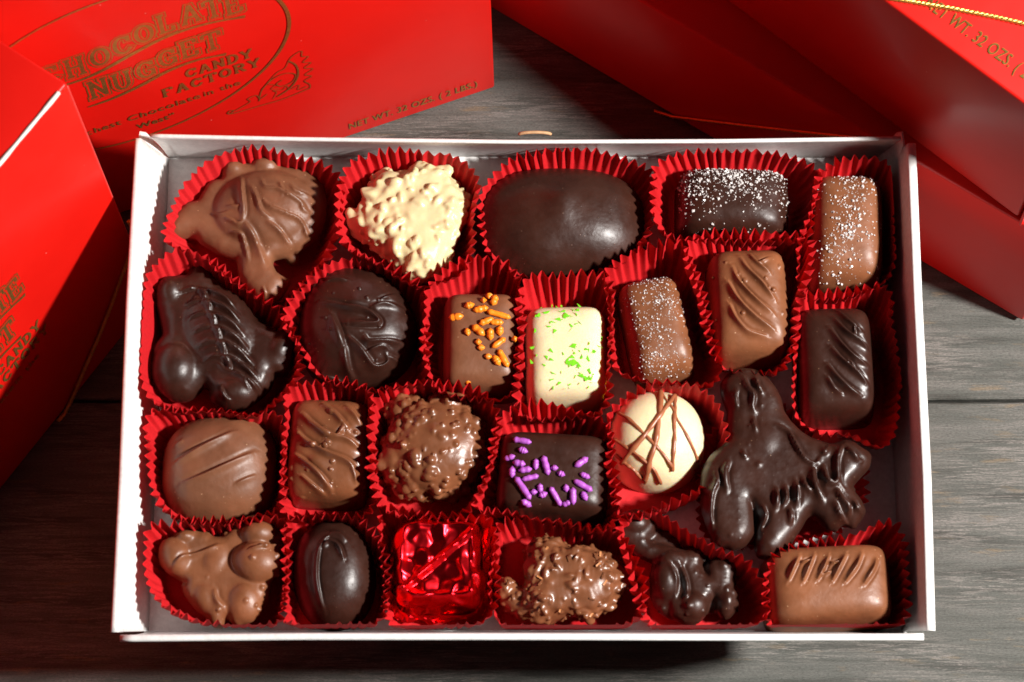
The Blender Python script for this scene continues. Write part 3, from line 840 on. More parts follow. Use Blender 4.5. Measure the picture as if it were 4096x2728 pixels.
# 16 dark square with purple sprinkles
V, F = bar(1152, 990, 1392, 1202, 1.65, -0.06, 6.0, 7, 0.06)
e, b = body(V, F, DARK, 'sprinkled_square', 'dark chocolate square with purple sprinkles', 'chocolate', True, 'chocolates in the box')
sprinkles([(1302,-25,115,12),(1307,38,62,20),(1218,85,75,-8),(1280,123,82,12),(1322,166,82,-6),(1392,130,70,92),(1458,137,125,75),(1515,154,46,0),(1558,193,52,20),(1692,116,100,-35),(1715,205,68,22),(1703,270,130,28),(1235,180,72,92),(1355,218,105,-12),(1307,288,165,55),(1380,313,42,0),(1421,288,60,85),(1440,330,55,-20),(1522,342,130,58),(1592,287,50,80),(1638,340,105,88),(1592,390,62,-20),(1713,340,62,60),(1329,388,75,25)],
          1300, 1778, V, e, PURPLE, 0.088, 90)
# 17 white round with drizzle
V, F = bar(1402, 878, 1622, 1128, 1.75, 0, 2.8, 2.15, 0.02, 0.2, crown=.05)
e, b = body(V, F, WHITE, 'drizzled_round', 'round white chocolate criss-crossed with milk chocolate drizzle', 'chocolate', True, 'chocolates in the box')
DZ = [[(820,140),(825,300),(800,480),(780,640),(760,800),(690,1000),(660,1150),(620,1290)], [(1000,200),(930,290),(830,420),(700,590),(600,720),(460,880),(330,1050)],
      [(1000,220),(1005,350),(990,520),(1000,700),(985,900),(972,1140)], [(830,150),(900,260),(990,370),(1020,480),(1110,620),(1200,790),(1260,920),(1290,1020)],
      [(290,410),(430,490),(600,660),(740,800),(850,920),(970,1090)], [(230,740),(400,850),(520,930),(640,1030),(750,1130),(830,1300)], [(260,940),(370,1040),(480,1120),(590,1240)]]
for k, st in enumerate(DZ):
    st = np.array(st, float); t = np.linspace(0, len(st) - 1, 60)
    px = np.interp(t, range(len(st)), st[:, 0]); py = np.interp(t, range(len(st)), st[:, 1])
    ker = np.ones(7) / 7; px[3:-3] = np.convolve(px, ker, 'valid'); py[3:-3] = np.convolve(py, ker, 'valid')
    path = []
    for a_, b_ in zip(px, py):
        X, Y = 2380 + a_ / 3.1365, 1520 + b_ / 3.1365
        z = 1.7
        for _ in range(4):
            w = P(X, Y, z); z = 0.5 * z + 0.5 * min(height_at(V, w[0], w[1]), 2.0)
        path.append(P(X, Y, z + .015))
    path = np.array(path); pz = path[:, 2].copy(); pz[3:-3] = np.convolve(pz, ker, 'valid'); path[:, 2] = pz
    wdt = [.08, .075, .062, .045, .052, .045, .05][k]
    VV, FF = tube(path, wdt, 10, True, rfun=lambda s, k=k: 1 + .18 * math.sin(s * 17 + k) + .1 * math.sin(s * 41))
    obj('drizzle', VV, FF, DRIZ, e)
# 18 big dark cluster
z3 = lambda x, y: ((2740 + x / 1.912) / K, (1440 + y / 1.912) / K)
sp = []
for (x, y, z, rx, ry, rz, rot) in [(450,170,1.5,150,120,.55,0),(480,330,1.5,170,150,.6,0),(560,500,1.5,210,160,.65,0),(620,700,1.5,260,200,.7,0),(800,650,1.5,180,170,.65,30),(420,880,1.45,230,200,.7,0),
    (290,1050,1.45,170,250,.7,0),(330,1260,1.4,160,170,.65,0),(950,730,1.5,150,120,.6,0),(1150,700,1.5,130,90,.55,0),(1310,700,1.5,120,90,.5,20),(1060,900,1.45,160,130,.6,0),(1180,1020,1.4,150,110,.55,0),(1270,1160,1.35,110,110,.5,40),
    (1100,1180,1.2,140,110,.45,0),(850,1030,1.4,190,130,.6,-30),(700,1200,1.35,150,150,.55,-60),(650,1380,1.3,110,110,.5,0),(620,1440,1.2,80,70,.4,0),(760,880,1.3,240,120,.5,-20),(230,860,1.4,100,120,.55,0)]:
    a, b_ = z3(x, y); sp.append((a, b_, z - .15, rx / 1.912 / K * 1.22, ry / 1.912 / K * 1.22, rz, rot))
sp += [(1700, 1050, .6, 60, 60, .5, 0), (1850, 1060, .6, 70, 50, .5, 0)]
V, F = traced([(330,110),(430,75),(540,90),(610,130),(680,210),(730,300),(750,400),(800,480),(880,560),(960,610),(1050,640),(1110,660),(1180,640),(1230,615),(1290,640),(1350,690),(1410,710),(1420,760),(1400,830),(1340,890),(1270,970),(1290,1020),(1340,1080),(1380,1160),(1340,1230),(1280,1290),(1210,1250),(1150,1300),(1090,1290),(1040,1240),(960,1180),(930,1200),(880,1290),(800,1400),(740,1480),(650,1520),(560,1510),(540,1430),(560,1330),(560,1240),(520,1130),(500,1100),(520,1230),(510,1340),(450,1420),(380,1450),(290,1420),(220,1380),(170,1280),(130,1150),(120,1000),(130,870),(170,780),(230,720),(290,670),(330,620),(320,500),(330,400),(290,300),(270,200)],
    2740, 1440, 1.912, 1.35, .55, [(590,640,1.45,230,230,.55,0), (330,1120,1.4,150,300,.5,10), (450,230,1.4,130,130,.5,0), (1000,820,1.4,160,130,.5,0), (1000,1000,.6,200,200,.6,0)], .055, 8, rzmax=.58, grow=.05)
rd = []
for pts, w, h in [([(700,480),(800,540),(860,650),(920,740),(1000,780),(1040,730)], .05, .14), ([(450,110),(480,190),(530,260),(520,340),(545,390)], .06, .15), ([(400,210),(390,270),(405,340)], .05, .12),
    ([(540,110),(560,180),(600,240)], .05, .14), ([(240,820),(250,920),(215,1010),(200,1150),(215,1260)], .06, .16), ([(340,760),(310,860),(330,990)], .06, .16), ([(700,970),(710,1050),(700,1130)], .06, .16),
    ([(770,950),(780,1040),(760,1100)], .06, .14), ([(850,910),(865,1010),(860,1110)], .05, .16), ([(900,880),(930,950),(980,1000)], .05, .12), ([(980,800),(1000,940),(1060,1060)], .07, .16), ([(1060,800),(1090,900),(1150,930),(1180,870)], .06, .18),
    ([(1210,640),(1170,760),(1180,920),(1220,980)], .06, .16), ([(1160,960),(1200,1040),(1260,1110),(1260,1170)], .06, .16), ([(1150,1070),(1190,1160),(1260,1230)], .06, .14), ([(1240,650),(1290,700),(1340,760)], .06, .14), ([(1290,1060),(1330,1120),(1380,1160)], .05, .12),
    ([(600,1100),(620,1180),(580,1270)], .06, .12), ([(800,1120),(820,1180),(810,1240)], .05, .12), ([(520,420),(535,480),(550,540)], .05, .1), ([(440,680),(460,720),(480,740)], .05, .1), ([(1060,650),(1070,700),(1100,640)],.05,.1)]:
    rd.append(([z3(*q) for q in pts], w, h * 1.25))
V = ridge(V, rd, 2.05, 1.0)
V = lumps(V, F, 22, .05, .05, 20, 1.2, True); V = lumps(V, F, 20, .3, .04, 21)
tag(obj('branching_cluster', V, F, DARKG), 'big branching dark chocolate with tiger-like ridges lying across the right side of the box', 'chocolate', 'chocolates in the box')
# 19 lumpy milk cluster
V, F = traced([(165,520),(230,420),(340,340),(410,270),(490,265),(580,300),(700,320),(720,360),(800,370),(880,310),(960,220),(1060,160),(1170,135),(1270,180),(1340,260),(1400,350),(1490,390),(1480,440),(1420,470),(1400,560),(1370,640),(1300,730),(1305,790),(1290,880),(1260,990),(1170,1100),(1080,1200),(990,1260),(900,1220),(860,1160),(830,1180),(820,1240),(760,1265),(690,1220),(650,1160),(560,1100),(480,1010),(400,890),(440,830),(380,790),(260,720),(190,640)],
    560, 2000, 2.453, .8, .45, [(1160,340,1.1,170,120,.5,0), (1150,610,1.15,230,190,.6,10), (350,560,1.0,150,190,.5,-30), (1020,1000,.9,190,200,.5,0), (640,950,.9,130,150,.45,-30), (740,1130,.75,90,90,.4,0), (750,600,.85,180,230,.5,20), (450,380,.95,110,70,.45,0)], .045, 7, rzmax=.45)
V = ridge(V, [([(395,1300),(420,1275),(460,1262),(500,1245)], .06, .12), ([(575,1262),(610,1252),(640,1243),(662,1243)], .05, .14), ([(490,1345),(495,1370),(512,1390)], .07, .12)], 1.6, .8)
V = lumps(V, F, 14, .06, .06, 22, .9, True); V = lumps(V, F, 14, .25, .04, 23)
tag(obj('nut_cluster', V, F, MILK2), 'lumpy milk chocolate nut cluster in the front left corner of the box', 'chocolate', 'chocolates in the box')
# 20 small dark oval
V, F = bar(672, 1180, 852, 1444, 1.6, 0.10, 2.6, 2.2, 0.02, 0.2, crown=.0)
V = ridge(V, [([(760,1225),(735,1260),(728,1320),(735,1370),(745,1400)], .05, .10), ([(738,1262),(755,1245),(778,1255),(790,1285)], .055, .15), ([(755,1220),(780,1225),(800,1245)], .1, .08)], 1.7, .7)
tag(obj('oval_chocolate', V, F, DARKG), 'small glossy dark oval chocolate in the front row, left of the red foil', 'chocolate', 'chocolates in the box')
# 21 foil square
V, F = bar(914, 1196, 1098, 1410, 1.6, 0.03, 7, 8, 0.05, 0.2, crown=.0)
rs = np.random.RandomState(3)
c0 = np.array([V[:, 0].mean(), V[:, 1].mean(), 1.0]); nn = normals(V, F)
q = V[:, :2] - c0[:2]; rr = (np.abs(q[:, 0] / 1.25) ** 6 + np.abs(q[:, 1] / 1.3) ** 6) ** (1 / 6)
top = V[:, 2] > 1.3
# crumpled facets: every patch of foil has its own slight tilt
cells = V[rs.choice(len(V), 3000, replace=False)]
keep = [cells[0]]
for c in cells:
    if min(np.linalg.norm(c - k_) for k_ in keep) > .42: keep.append(c)
keep = np.array(keep); tilt = rs.normal(0, .26, keep.shape); off = rs.normal(0, .012, len(keep))
D = np.linalg.norm(V[:, None] - keep, axis=2) + 1e-4
Wt = D ** -5.0; Wt /= Wt.sum(1)[:, None]
d = (Wt * (off + ((V[:, None] - keep) * tilt).sum(2))).sum(1)
V = V + nn * d[:, None]
# raised folded rim, sunken middle with one diagonal fold
V[:, 2] += np.where(top, 0.13 * np.exp(-((rr - .84) / .09) ** 2) - .10 * np.clip(1 - rr, 0, 1), 0)
dg_ = (q[:, 0] * .66 - q[:, 1] * .75 - .02)
V[:, 2] += np.where(top & (rr < .95), .16 * np.clip(1 - np.abs(dg_) / .13, 0, 1), 0)
e, b = body(V, F, FOIL, 'foil_wrapped_square', 'chocolate square wrapped in shiny red foil', 'chocolate', True, 'chocolates in the box')
n = 84; th = np.linspace(0, 2 * math.pi, n, endpoint=False)
rows = []
R0 = (np.abs(np.cos(th) / 1.30) ** 5 + np.abs(np.sin(th) / 1.42) ** 5) ** (-.2)
for s_ in np.linspace(0, 1, 6):
    wv = 1 + s_ * (.09 + .08 * smooth_noise(n, 30, rs) + .08 * smooth_noise(n, 9, rs)) + .10 * s_ * np.exp(-((th - .75) / .35) ** 2)
    zz = 0.75 - .32 * s_ + s_ * .22 * smooth_noise(n, 36, rs) + .75 * s_ * np.exp(-((th - .8) / .4) ** 2)
    rows.append(np.column_stack([c0[0] + R0 * wv * np.cos(th), c0[1] + R0 * wv * np.sin(th), zz]))
obj('foil_skirt', np.concatenate(rows), grid_faces(6, n), FOIL, e, smooth=False)
# 22 coconut milk cluster
V, F = traced([(1145,900),(1190,895),(1240,950),(1310,960),(1320,860),(1330,760),(1310,690),(1360,640),(1440,610),(1520,640),(1600,680),(1700,680),(1800,700),(1880,730),(1920,800),(1990,850),(2015,900),(1990,960),(1930,1010),(1920,1090),(1830,1110),(1740,1170),(1640,1130),(1560,1150),(1460,1190),(1370,1195),(1310,1130),(1230,1080),(1160,980)],
    1300, 1778, 1.6507, 1.0, .7, [(1480,850,1.15,160,200,.65,0), (1760,880,1.15,170,150,.6,0), (1195,950,1.0,62,55,.42,0), (1265,1035,.95,95,75,.45,30), (1340,1100,.95,90,70,.45,0)], .045, 3)
V = lumps(V, F, 120, .12, .085, 24, .3, stretch=1.4); V = lumps(V, F, 220, .055, .085, 25, .35, True, 2.4)
e, b = body(V, F, MILK3, 'coconut_cluster', 'craggy milk chocolate cluster with toasted coconut shreds in the front row', 'chocolate', True, 'chocolates in the box')
rs = np.random.RandomState(9)
idx = np.where((V[:, 2] > .9))[0]
for k in range(26):
    i = rs.choice(idx); a = rs.uniform(0, 6.28); s = rs.uniform(.05, .12)
    q = np.array([(-s, -.03, 0), (s, -.025, 0), (s, .03, 0), (-s, .025, 0), (-s, -.03, .03), (s, -.02, .05), (s, .03, .04), (-s, .02, .03)])
    R = np.array([[math.cos(a), -math.sin(a), 0], [math.sin(a), math.cos(a), 0], [0, 0, 1]])
    obj('nut_piece', q @ R.T + V[i] + [0, 0, .0], BOXF, NUT if k % 3 == 0 else MILK3, e, smooth=False)
# 23 dark cluster low in the cup
V, F = traced([(90,300),(150,200),(280,150),(400,180),(480,270),(530,340),(470,400),(410,460),(430,520),(520,560),(640,570),(760,610),(880,640),(1000,600),(1040,680),(1020,800),(1060,900),(1130,940),(1160,900),(1120,760),(1200,740),(1290,700),(1380,730),(1440,820),(1400,920),(1390,1040),(1450,1130),(1455,1230),(1380,1330),(1290,1370),(1270,1250),(1240,1120),(1180,1080),(1110,1200),(1080,1320),(980,1410),(870,1400),(740,1330),(700,1200),(600,1160),(510,1050),(500,900),(540,760),(520,700),(380,640),(250,560),(110,480)],
    2440, 2000, 2.903, .7, .42, [(290,290,.85,180,140,.5,0), (650,920,.95,150,220,.5,0), (720,720,.9,180,120,.45,0), (960,1230,.85,170,160,.5,0), (1310,800,.8,110,90,.42,0), (1360,1180,.8,90,130,.42,0), (950,900,.75,110,170,.4,10), (800,1050,.6,330,330,.45,0), (1130,1050,.5,260,260,.35,0), (560,520,.5,260,170,.35,20), (1000,640,.5,200,120,.35,0)], .045, 5, rzmax=.46, grow=.13)
V = ridge(V, [([(1562,1290),(1578,1330),(1580,1365),(1570,1375)], .06, .14), ([(1535,1290),(1556,1330),(1552,1370)], .06, .12)], 1.3, .6)
V = lumps(V, F, 24, .06, .06, 27, .5, True)
tag(obj('nut_cluster', V, F, DARKG), 'knobbly dark chocolate nut cluster sunk in shadow in the front row', 'chocolate', 'chocolates in the box')
# 24 milk bar front right
V, F = bar(1775, 1250, 2044, 1452, 1.75, 0.05, 5.0, 6.5, 0.06)
V = ridge(V, [([(1838,1278),(1828,1300),(1812,1335)], .055, .15), ([(1872,1275),(1860,1305),(1845,1340)], .055, .15), ([(1905,1278),(1892,1310),(1878,1335)], .055, .15), ([(1945,1275),(1932,1300),(1912,1338)], .06, .17),
              ([(1982,1272),(1968,1305),(1942,1340)], .055, .16), ([(2018,1280),(2008,1310),(1985,1345)], .055, .16), ([(1838,1290),(1850,1292),(1868,1285)], .04, .1), ([(1900,1290),(1915,1295),(1935,1290)], .04, .1), ([(1885,1325),(1900,1318),(1912,1315)],.04,.08)], 1.9, 1.1)
tag(obj('ridged_bar', V, F, MILK2), 'wide milk chocolate bar with a row of short ridges in the front right corner', 'chocolate', 'chocolates in the box')
# loose orange sprinkle on the cup edge
w = P(1300 + 1252 / 1.6507, 900 + 752 / 1.6507, 1.95)
V, F = capsule(w, unit([1, .3, 0]), .2, .1, 5)
tag(obj('loose_sprinkle', V, F, ORANGE), 'single orange sprinkle caught on the paper rim right of the orange sprinkled bar', 'sprinkle')

# ---------------------------------------------------------------- red cartons
ZOFF = 0.0
def frame(O, e, lean=90.0):
    e = unit([e[0], e[1], 0]); n = np.array([e[1], -e[0], 0]); a = math.radians(lean)
    up = math.sin(a) * np.array([0, 0, 1.]) - math.cos(a) * n
    return np.array(O, float), e, up, unit(np.cross(e, up))
def rbox(O, a, b, c, r=0.09, seg=3):
    """rounded box from corner O with edge vectors a,b,c"""
    bm = bmesh.new(); vs = []
    for k in range(8):
        vs.append(bm.verts.new(O + a * (k & 1) + b * ((k >> 1) & 1) + c * ((k >> 2) & 1)))
    for f in ((0, 2, 3, 1), (4, 5, 7, 6), (0, 1, 5, 4), (2, 6, 7, 3), (0, 4, 6, 2), (1, 3, 7, 5)):
        bm.faces.new([vs[i] for i in f])
    bmesh.ops.recalc_face_normals(bm, faces=bm.faces)
    bmesh.ops.bevel(bm, geom=bm.edges[:], offset=r, segments=seg, profile=0.5, affect='EDGES')
    V = np.array([v.co[:] for v in bm.verts]); bm.verts.index_update()
    F = [tuple(v.index for v in f.verts) for f in bm.faces]
    bm.free()
    return V, F

# lettering strokes in a unit cell, all drawn as ribbons
def arc(cx, cy, rx, ry, a0, a1, n=14):
    t = np.radians(np.linspace(a0, a1, n)); return [(cx + rx * math.cos(a), cy + ry * math.sin(a)) for a in t]
GL = {
 'C': [arc(.42, .5, .30, .42, 48, 312), [(.66, .66), (.66, .95)], [(.58,.30),(.74,.22)]],
 'H': [[(.16, 0), (.16, 1)], [(.64, 0), (.64, 1)], [(.16, .5), (.64, .5)], [(.02, .03), (.30, .03)], [(.02, .97), (.30, .97)], [(.50, .03), (.78, .03)], [(.50, .97), (.78, .97)]],
 'O': [arc(.40, .5, .30, .42, 0, 360, 24)],
 'L': [[(.18, 0), (.18, 1)], [(.04, .97), (.34, .97)], [(.02, .03), (.62, .03)], [(.60, .0), (.60, .28)]],
 'A': [[(.12, .02), (.40, .98)], [(.68, .02), (.40, .98)], [(.22, .32), (.58, .32)], [(0, .03), (.26, .03)], [(.54, .03), (.80, .03)]],
 'T': [[(.40, 0), (.40, 1)], [(.06, .96), (.74, .96)], [(.24, .03), (.56, .03)], [(.07, .72), (.07, .98)], [(.73, .72), (.73, .98)]],
 'E': [[(.18, 0), (.18, 1)], [(.04, .96), (.64, .96)], [(.04, .04), (.66, .04)], [(.18, .5), (.48, .5)], [(.63, .74), (.63, .98)], [(.65, .02), (.65, .28)]],
 'N': [[(.16, 0), (.16, 1)], [(.66, 0), (.66, 1)], [(.16, .95), (.66, .05)], [(.02, .03), (.30, .03)], [(.02, .97), (.24, .97)], [(.52, .97), (.80, .97)]],
 'U': [[(.16, 1), (.16, .35)] , arc(.40, .35, .24, .31, 180, 360, 12), [(.64, .35), (.64, 1)], [(.02, .97), (.30, .97)], [(.50, .97), (.78, .97)]],
 'G': [arc(.42, .5, .30, .42, 48, 345), [(.44, .44), (.76, .44)], [(.68, .44), (.68, .1)], [(.66, .68), (.66, .95)]],
 'D': [[(.18, 0), (.18, 1)], [(.04, .96), (.36, .96)] + arc(.36, .5, .32, .46, 90, -90, 14) + [(.04, .04)]],
 'Y': [[(.10, .98), (.40, .45)], [(.70, .98), (.40, .45)], [(.40, .5), (.40, 0)], [(.24, .03), (.56, .03)], [(0, .97), (.24, .97)], [(.56, .97), (.80, .97)]],
 'F': [[(.18, 0), (.18, 1)], [(.04, .96), (.66, .96)], [(.18, .5), (.48, .5)], [(.04, .03), (.34, .03)], [(.65, .72), (.65, .98)]],
 'R': [[(.18, 0), (.18, 1)], [(.04, .96), (.42, .96)] + arc(.42, .74, .22, .22, 90, -90, 10) + [(.18, .52)], [(.40, .5), (.68, .03)], [(.04, .03), (.32, .03)], [(.58, .03), (.80, .03)]],
}
def ribbon(pts, w):
    p = np.asarray(pts, float); n = len(p)
    if np.ndim(w) == 0: w = np.full(n, float(w))
    closed = np.linalg.norm(p[0] - p[-1]) < 1e-6 and n > 3
    d = np.zeros_like(p)
    for i in range(n):
        if closed: a = p[(i - 1) % (n - 1)]; b = p[(i + 1) % (n - 1)] if i < n - 1 else p[1]
        else: a = p[max(i - 1, 0)]; b = p[min(i + 1, n - 1)]
        d[i] = (b - a) / max(np.linalg.norm(b - a), 1e-9)
    nr = np.stack([-d[:, 1], d[:, 0]], 1)
    return np.concatenate([p + nr * w[:, None] / 2, p - nr * w[:, None] / 2]), [(i, i + n, i + n + 1, i + 1) for i in range(n - 1)]
class Label:
    """flat foil print on a carton face; frame O,e,up,n; u,v in cm from the lower right corner"""
    def __init__(s, fr, du=0, dv=0, k=1.0): s.O, s.e, s.up, s.n = fr[:4]; s.mb = MB(); s.h = 0.004; s.du, s.dv, s.k = du, dv, k
    def put(s, V2, F, m=0):
        V2 = np.asarray(V2, float) * s.k + np.array([s.du, s.dv]); s.h += 0.0001
        V3 = s.O + V2[:, :1] * s.e + V2[:, 1:2] * s.up + s.n * s.h
        s.mb.add(V3, F, m)
    def stroke(s, pts, w, m=0): s.put(*ribbon(pts, w), m)
    def glyph(s, ch, u, v, w, h, th, ornate=False):
        def tr(st): return [(u + a / .8 * w, v + b * h) for a, b in st]
        if ornate:
            sts = [tr(q) for q in GL[ch]]
            for q in sts: s.stroke(s.ext(q, th * .62), th * 2.25)
            for q in sts: s.stroke(s.ext(q, th * .34), th * 1.65, 1)
            for q in sts: s.stroke(q, th * (.95))
        else:
            for k, q in enumerate(GL[ch]):
                q = tr(q); horiz = abs(q[0][1] - q[-1][1]) < 0.02 and len(q) == 2
                s.stroke(q, th * (0.6 if horiz else 1.0))
    def ext(s, q, r):
        q = [np.array(a, float) for a in q]
        if np.linalg.norm(q[0] - q[-1]) < 1e-6: return q
        a = q[0] + (q[0] - q[1]) / np.linalg.norm(q[0] - q[1]) * r; b = q[-1] + (q[-1] - q[-2]) / np.linalg.norm(q[-1] - q[-2]) * r
        return [a] + q[1:-1] + [b]
    def font(s, text, u0, u1, v0, cap, bold=0.0, v1=None):
        c = bpy.data.curves.new('t', 'FONT'); c.body = text; c.size = 1.0; c.offset = bold; c.resolution_u = 3
        c.space_character = 1.08
        o = bpy.data.objects.new('t', c); SC.collection.objects.link(o)
        dg = bpy.context.evaluated_depsgraph_get(); dg.update()
        me = bpy.data.meshes.new_from_object(o.evaluated_get(dg))
        V = np.array([v.co[:] for v in me.vertices]); F = [tuple(p.vertices) for p in me.polygons]
        bpy.data.objects.remove(o); bpy.data.meshes.remove(me)
        x = (V[:, 0] - V[:, 0].min()) / (V[:, 0].max() - V[:, 0].min())
        s.put(np.stack([u0 + x * (u1 - u0), v0 + V[:, 1] * cap / 0.73 + (0 if v1 is None else x * (v1 - v0))], 1), F)
    def build(s, name, parent):
        if not s.mb.V: return
        V, F, M = s.mb.get()
        s.mb = MB()
        return obj(name, V, F, None, parent, smooth=False, mats=[GOLD, CARTON], midx=M)

def swoosh(pts, w0, w1, n=40):
    p = np.asarray(pts, float); t = np.linspace(0, len(p) - 1, n); i = np.clip(t.astype(int), 0, len(p) - 2); f = (t - i)[:, None]
    pe = np.vstack([2 * p[0] - p[1], p, 2 * p[-1] - p[-2]]); p0, p1, p2, p3 = pe[i], pe[i + 1], pe[i + 2], pe[i + 3]
    q = 0.5 * (2 * p1 + (p2 - p0) * f + (2 * p0 - 5 * p1 + 4 * p2 - p3) * f ** 2 + (3 * p1 - p0 - 3 * p2 + p3) * f ** 3)
    x = np.linspace(0, 1, n)
    return q, w0 + (w1 - w0) * np.sin(np.pi * x) ** 0.7 + w1 * .7 * np.clip((x - .93) / .07, 0, 1)
def artwork(fr, parent, du=0, dv=0, k=1.0, net=True, net_only=False):
    L = Label(fr, du, dv, k)
    if not net_only:
        # CHOCOLATE riding a wave
        us = [-14.2, -13.42, -12.62, -11.90, -11.18, -10.45, -9.72, -9.02, -8.38]
        base = [9.95, 9.93, 10.05, 10.28, 10.55, 10.75, 10.83, 10.72, 10.55]
        for ch, u, v in zip('CHOCOLATE', us, base): L.glyph(ch, u, v, .64, 1.12, .145, True)
        q, w = swoosh([(-14.0, 9.72), (-13.2, 9.62), (-12.4, 9.75), (-11.3, 10.18), (-10.2, 10.52), (-9.0, 10.50), (-7.8, 10.18)], .05, .17)
        L.stroke(q, w)
        us = [-12.95, -12.20, -11.42, -10.70, -9.98, -9.28]
        base = [8.25, 8.22, 8.42, 8.70, 8.85, 8.85]
        for ch, u, v in zip('NUGGET', us, base): L.glyph(ch, u, v, .64, 1.08, .145, True)
        q, w = swoosh([(-13.1, 7.85), (-12.3, 7.88), (-11.4, 8.10), (-10.4, 8.45), (-9.5, 8.52), (-8.6, 8.30)], .05, .16)
        L.stroke(q, w)
        L.build('title_lettering', parent)
        for ch, u in zip('CANDY', np.linspace(-9.98, -8.20, 5)): L.glyph(ch, u, 7.60, .40, .54, .10)
        for ch, u in zip('FACTORY', np.linspace(-10.82, -8.02, 7)): L.glyph(ch, u, 6.88, .40, .54, .10)
        L.build('factory_lettering', parent)
        for wd, a, b in (('hest', 625, 800), ('Chocolate', 845, 1325), ('in', 1348, 1410), ('the', 1455, 1590)):
            L.font(wd, -13.13 + 4.77 * (a - 625) / 965, -13.13 + 4.77 * (b - 625) / 965, 6.10, .34, 0.012)
            L.build('slogan_lettering', parent)
        L.font('\u201cRic', -13.95, -13.22, 6.10, .33, 0.010)
        L.build('slogan_lettering', parent)
        L.font('West\u201d', -11.85, -10.60, 5.42, .33, 0.02)
        L.build('slogan_lettering', parent)
        t = np.linspace(0, 2 * math.pi, 161)
        if net: L.stroke(np.stack([-11.65 + 5.15 * np.cos(t), 9.27 + 4.47 * np.sin(t)], 1), .075 + .045 * np.cos(t) ** 2)
        if net: L.build('oval_border', parent)
        # acanthus scroll ornament in the corner, mirrored on the left
        for sg in ((1, -1) if net else ()):
            X = lambda u: (u if sg > 0 else -23.3 - u)
            def st(pts, w=.035, n=26):
                q, _ = swoosh([(X(a), b) for a, b in pts], w, w, n); L.stroke(q, w)
            st([(-8.86, 4.42), (-8.75, 4.55), (-8.9, 4.6), (-8.95, 4.45), (-8.7, 4.35), (-7.9, 4.28), (-7.1, 4.22), (-6.21, 4.35)], .045, 40)
            st([(-8.7, 4.5), (-8.2, 4.75), (-8.25, 5.0), (-7.95, 5.05), (-7.85, 4.75), (-7.6, 4.9)])
            st([(-7.9, 4.6), (-7.75, 5.25), (-7.35, 5.75), (-6.9, 5.85), (-6.6, 5.55), (-6.75, 5.15), (-7.1, 5.1), (-7.25, 5.35), (-7.05, 5.5)], .04, 50)
            st([(-7.75, 5.3), (-7.2, 6.05), (-6.9, 6.2), (-6.65, 6.75), (-6.29, 6.95), (-6.3, 6.6), (-6.1, 6.45), (-6.3, 6.2), (-6.05, 6.0), (-6.28, 5.8), (-6.02, 5.55), (-6.3, 5.35), (-6.1, 5.1), (-6.35, 4.95), (-6.2, 4.6), (-6.21, 4.35)], .035, 90)
            st([(-6.75, 6.6), (-6.55, 6.2), (-6.5, 5.7), (-6.6, 5.2), (-6.9, 4.75), (-7.3, 4.5)], .06)
            st([(-7.45, 4.45), (-7.3, 4.8), (-7.4, 5.0), (-7.1, 4.85), (-6.95, 5.0), (-6.85, 4.7), (-6.55, 4.8), (-6.6, 4.5), (-6.3, 4.55)], .03, 50)
            st([(-7.5, 5.5), (-7.3, 5.3), (-7.45, 5.15), (-7.2, 5.0)], .03)
            L.build('scroll_ornament', parent)
    if net:
        L.font('NET WT. 32 OZS. ( 2 LBS.)', -5.13, -.62, .58, .42, 0.012)
        L.build('weight_lettering', parent)
def carton(fr, W, H, T, name, label, corner_r=.09, group='red gift cartons around the open box'):
    O, e, up, n = fr
    root = empty(name, O - e * W / 2 - n * T / 2 + (0, 0, 0))
    root.location.z = min(O[2], 20)
    tag(root, label, 'carton', group)
    V, F = rbox(O, -e * W, up * H, -n * (T - .35), corner_r)
    obj('lid', V, F, CARTON, root, smooth=True)
    V, F = rbox(O - e * .12 + up * .12 - n * .3, -e * (W - .24), up * (H - .24), -n * (T - .3), corner_r)
    obj('base', V, F, CARTON, root, smooth=True)
    return root
def cord(paths, label, r=0.075, pitch=0.42):
    mb = MB()
    for path in paths:
        p = np.asarray(path, float)
        seg = np.linalg.norm(np.diff(p, axis=0), axis=1); acc = np.concatenate([[0], np.cumsum(seg)])
        n = int(acc[-1] / 0.045); s = np.linspace(0, acc[-1], n); q = np.stack([np.interp(s, acc, p[:, k]) for k in range(3)], 1)
        t = np.gradient(q, axis=0); t /= np.linalg.norm(t, axis=1)[:, None]
        a = np.cross(t, [0.2, 0.1, 1.0]); a /= np.linalg.norm(a, axis=1)[:, None]; b = np.cross(a, t)
        for k in range(3):
            ph = s / pitch * 2 * math.pi + k * 2 * math.pi / 3
            hx = q + (np.cos(ph)[:, None] * a + np.sin(ph)[:, None] * b) * r * .5
            mb.add(*tube(hx, r * .55, 6))
    V, F, M = mb.get()
    o = obj('elastic_cord', V, F, CORD)
    tag(o, label, 'cord', 'gold cords round the cartons')
    return o
def on_face(fr, px, py, lift=0.1):
    O, e, up, n = fr; d = ray(px, py); t = ((O - CAM) @ n) / (d @ n)
    return CAM + d * t + n * lift

Y0 = -30.0
FL = frame((-11.69, 34.28 + Y0, 0.0), (.576, .817), 87)
FT = frame((-.57, 41.8 + Y0, 0.0), (.938, .347), 88)
tl = carton(FT, 23.3, 17.5, 7.0, 'gift_carton', 'red carton with a gold oval emblem standing on edge at the back left')
artwork(FT, tl)
lf = carton(FL, 23.3, 15.5, 3.3, 'gift_carton', 'red carton with a pale worn edge standing on edge left of the open box')
artwork(FL, lf, 3.3, -1.25, .95, net=False)
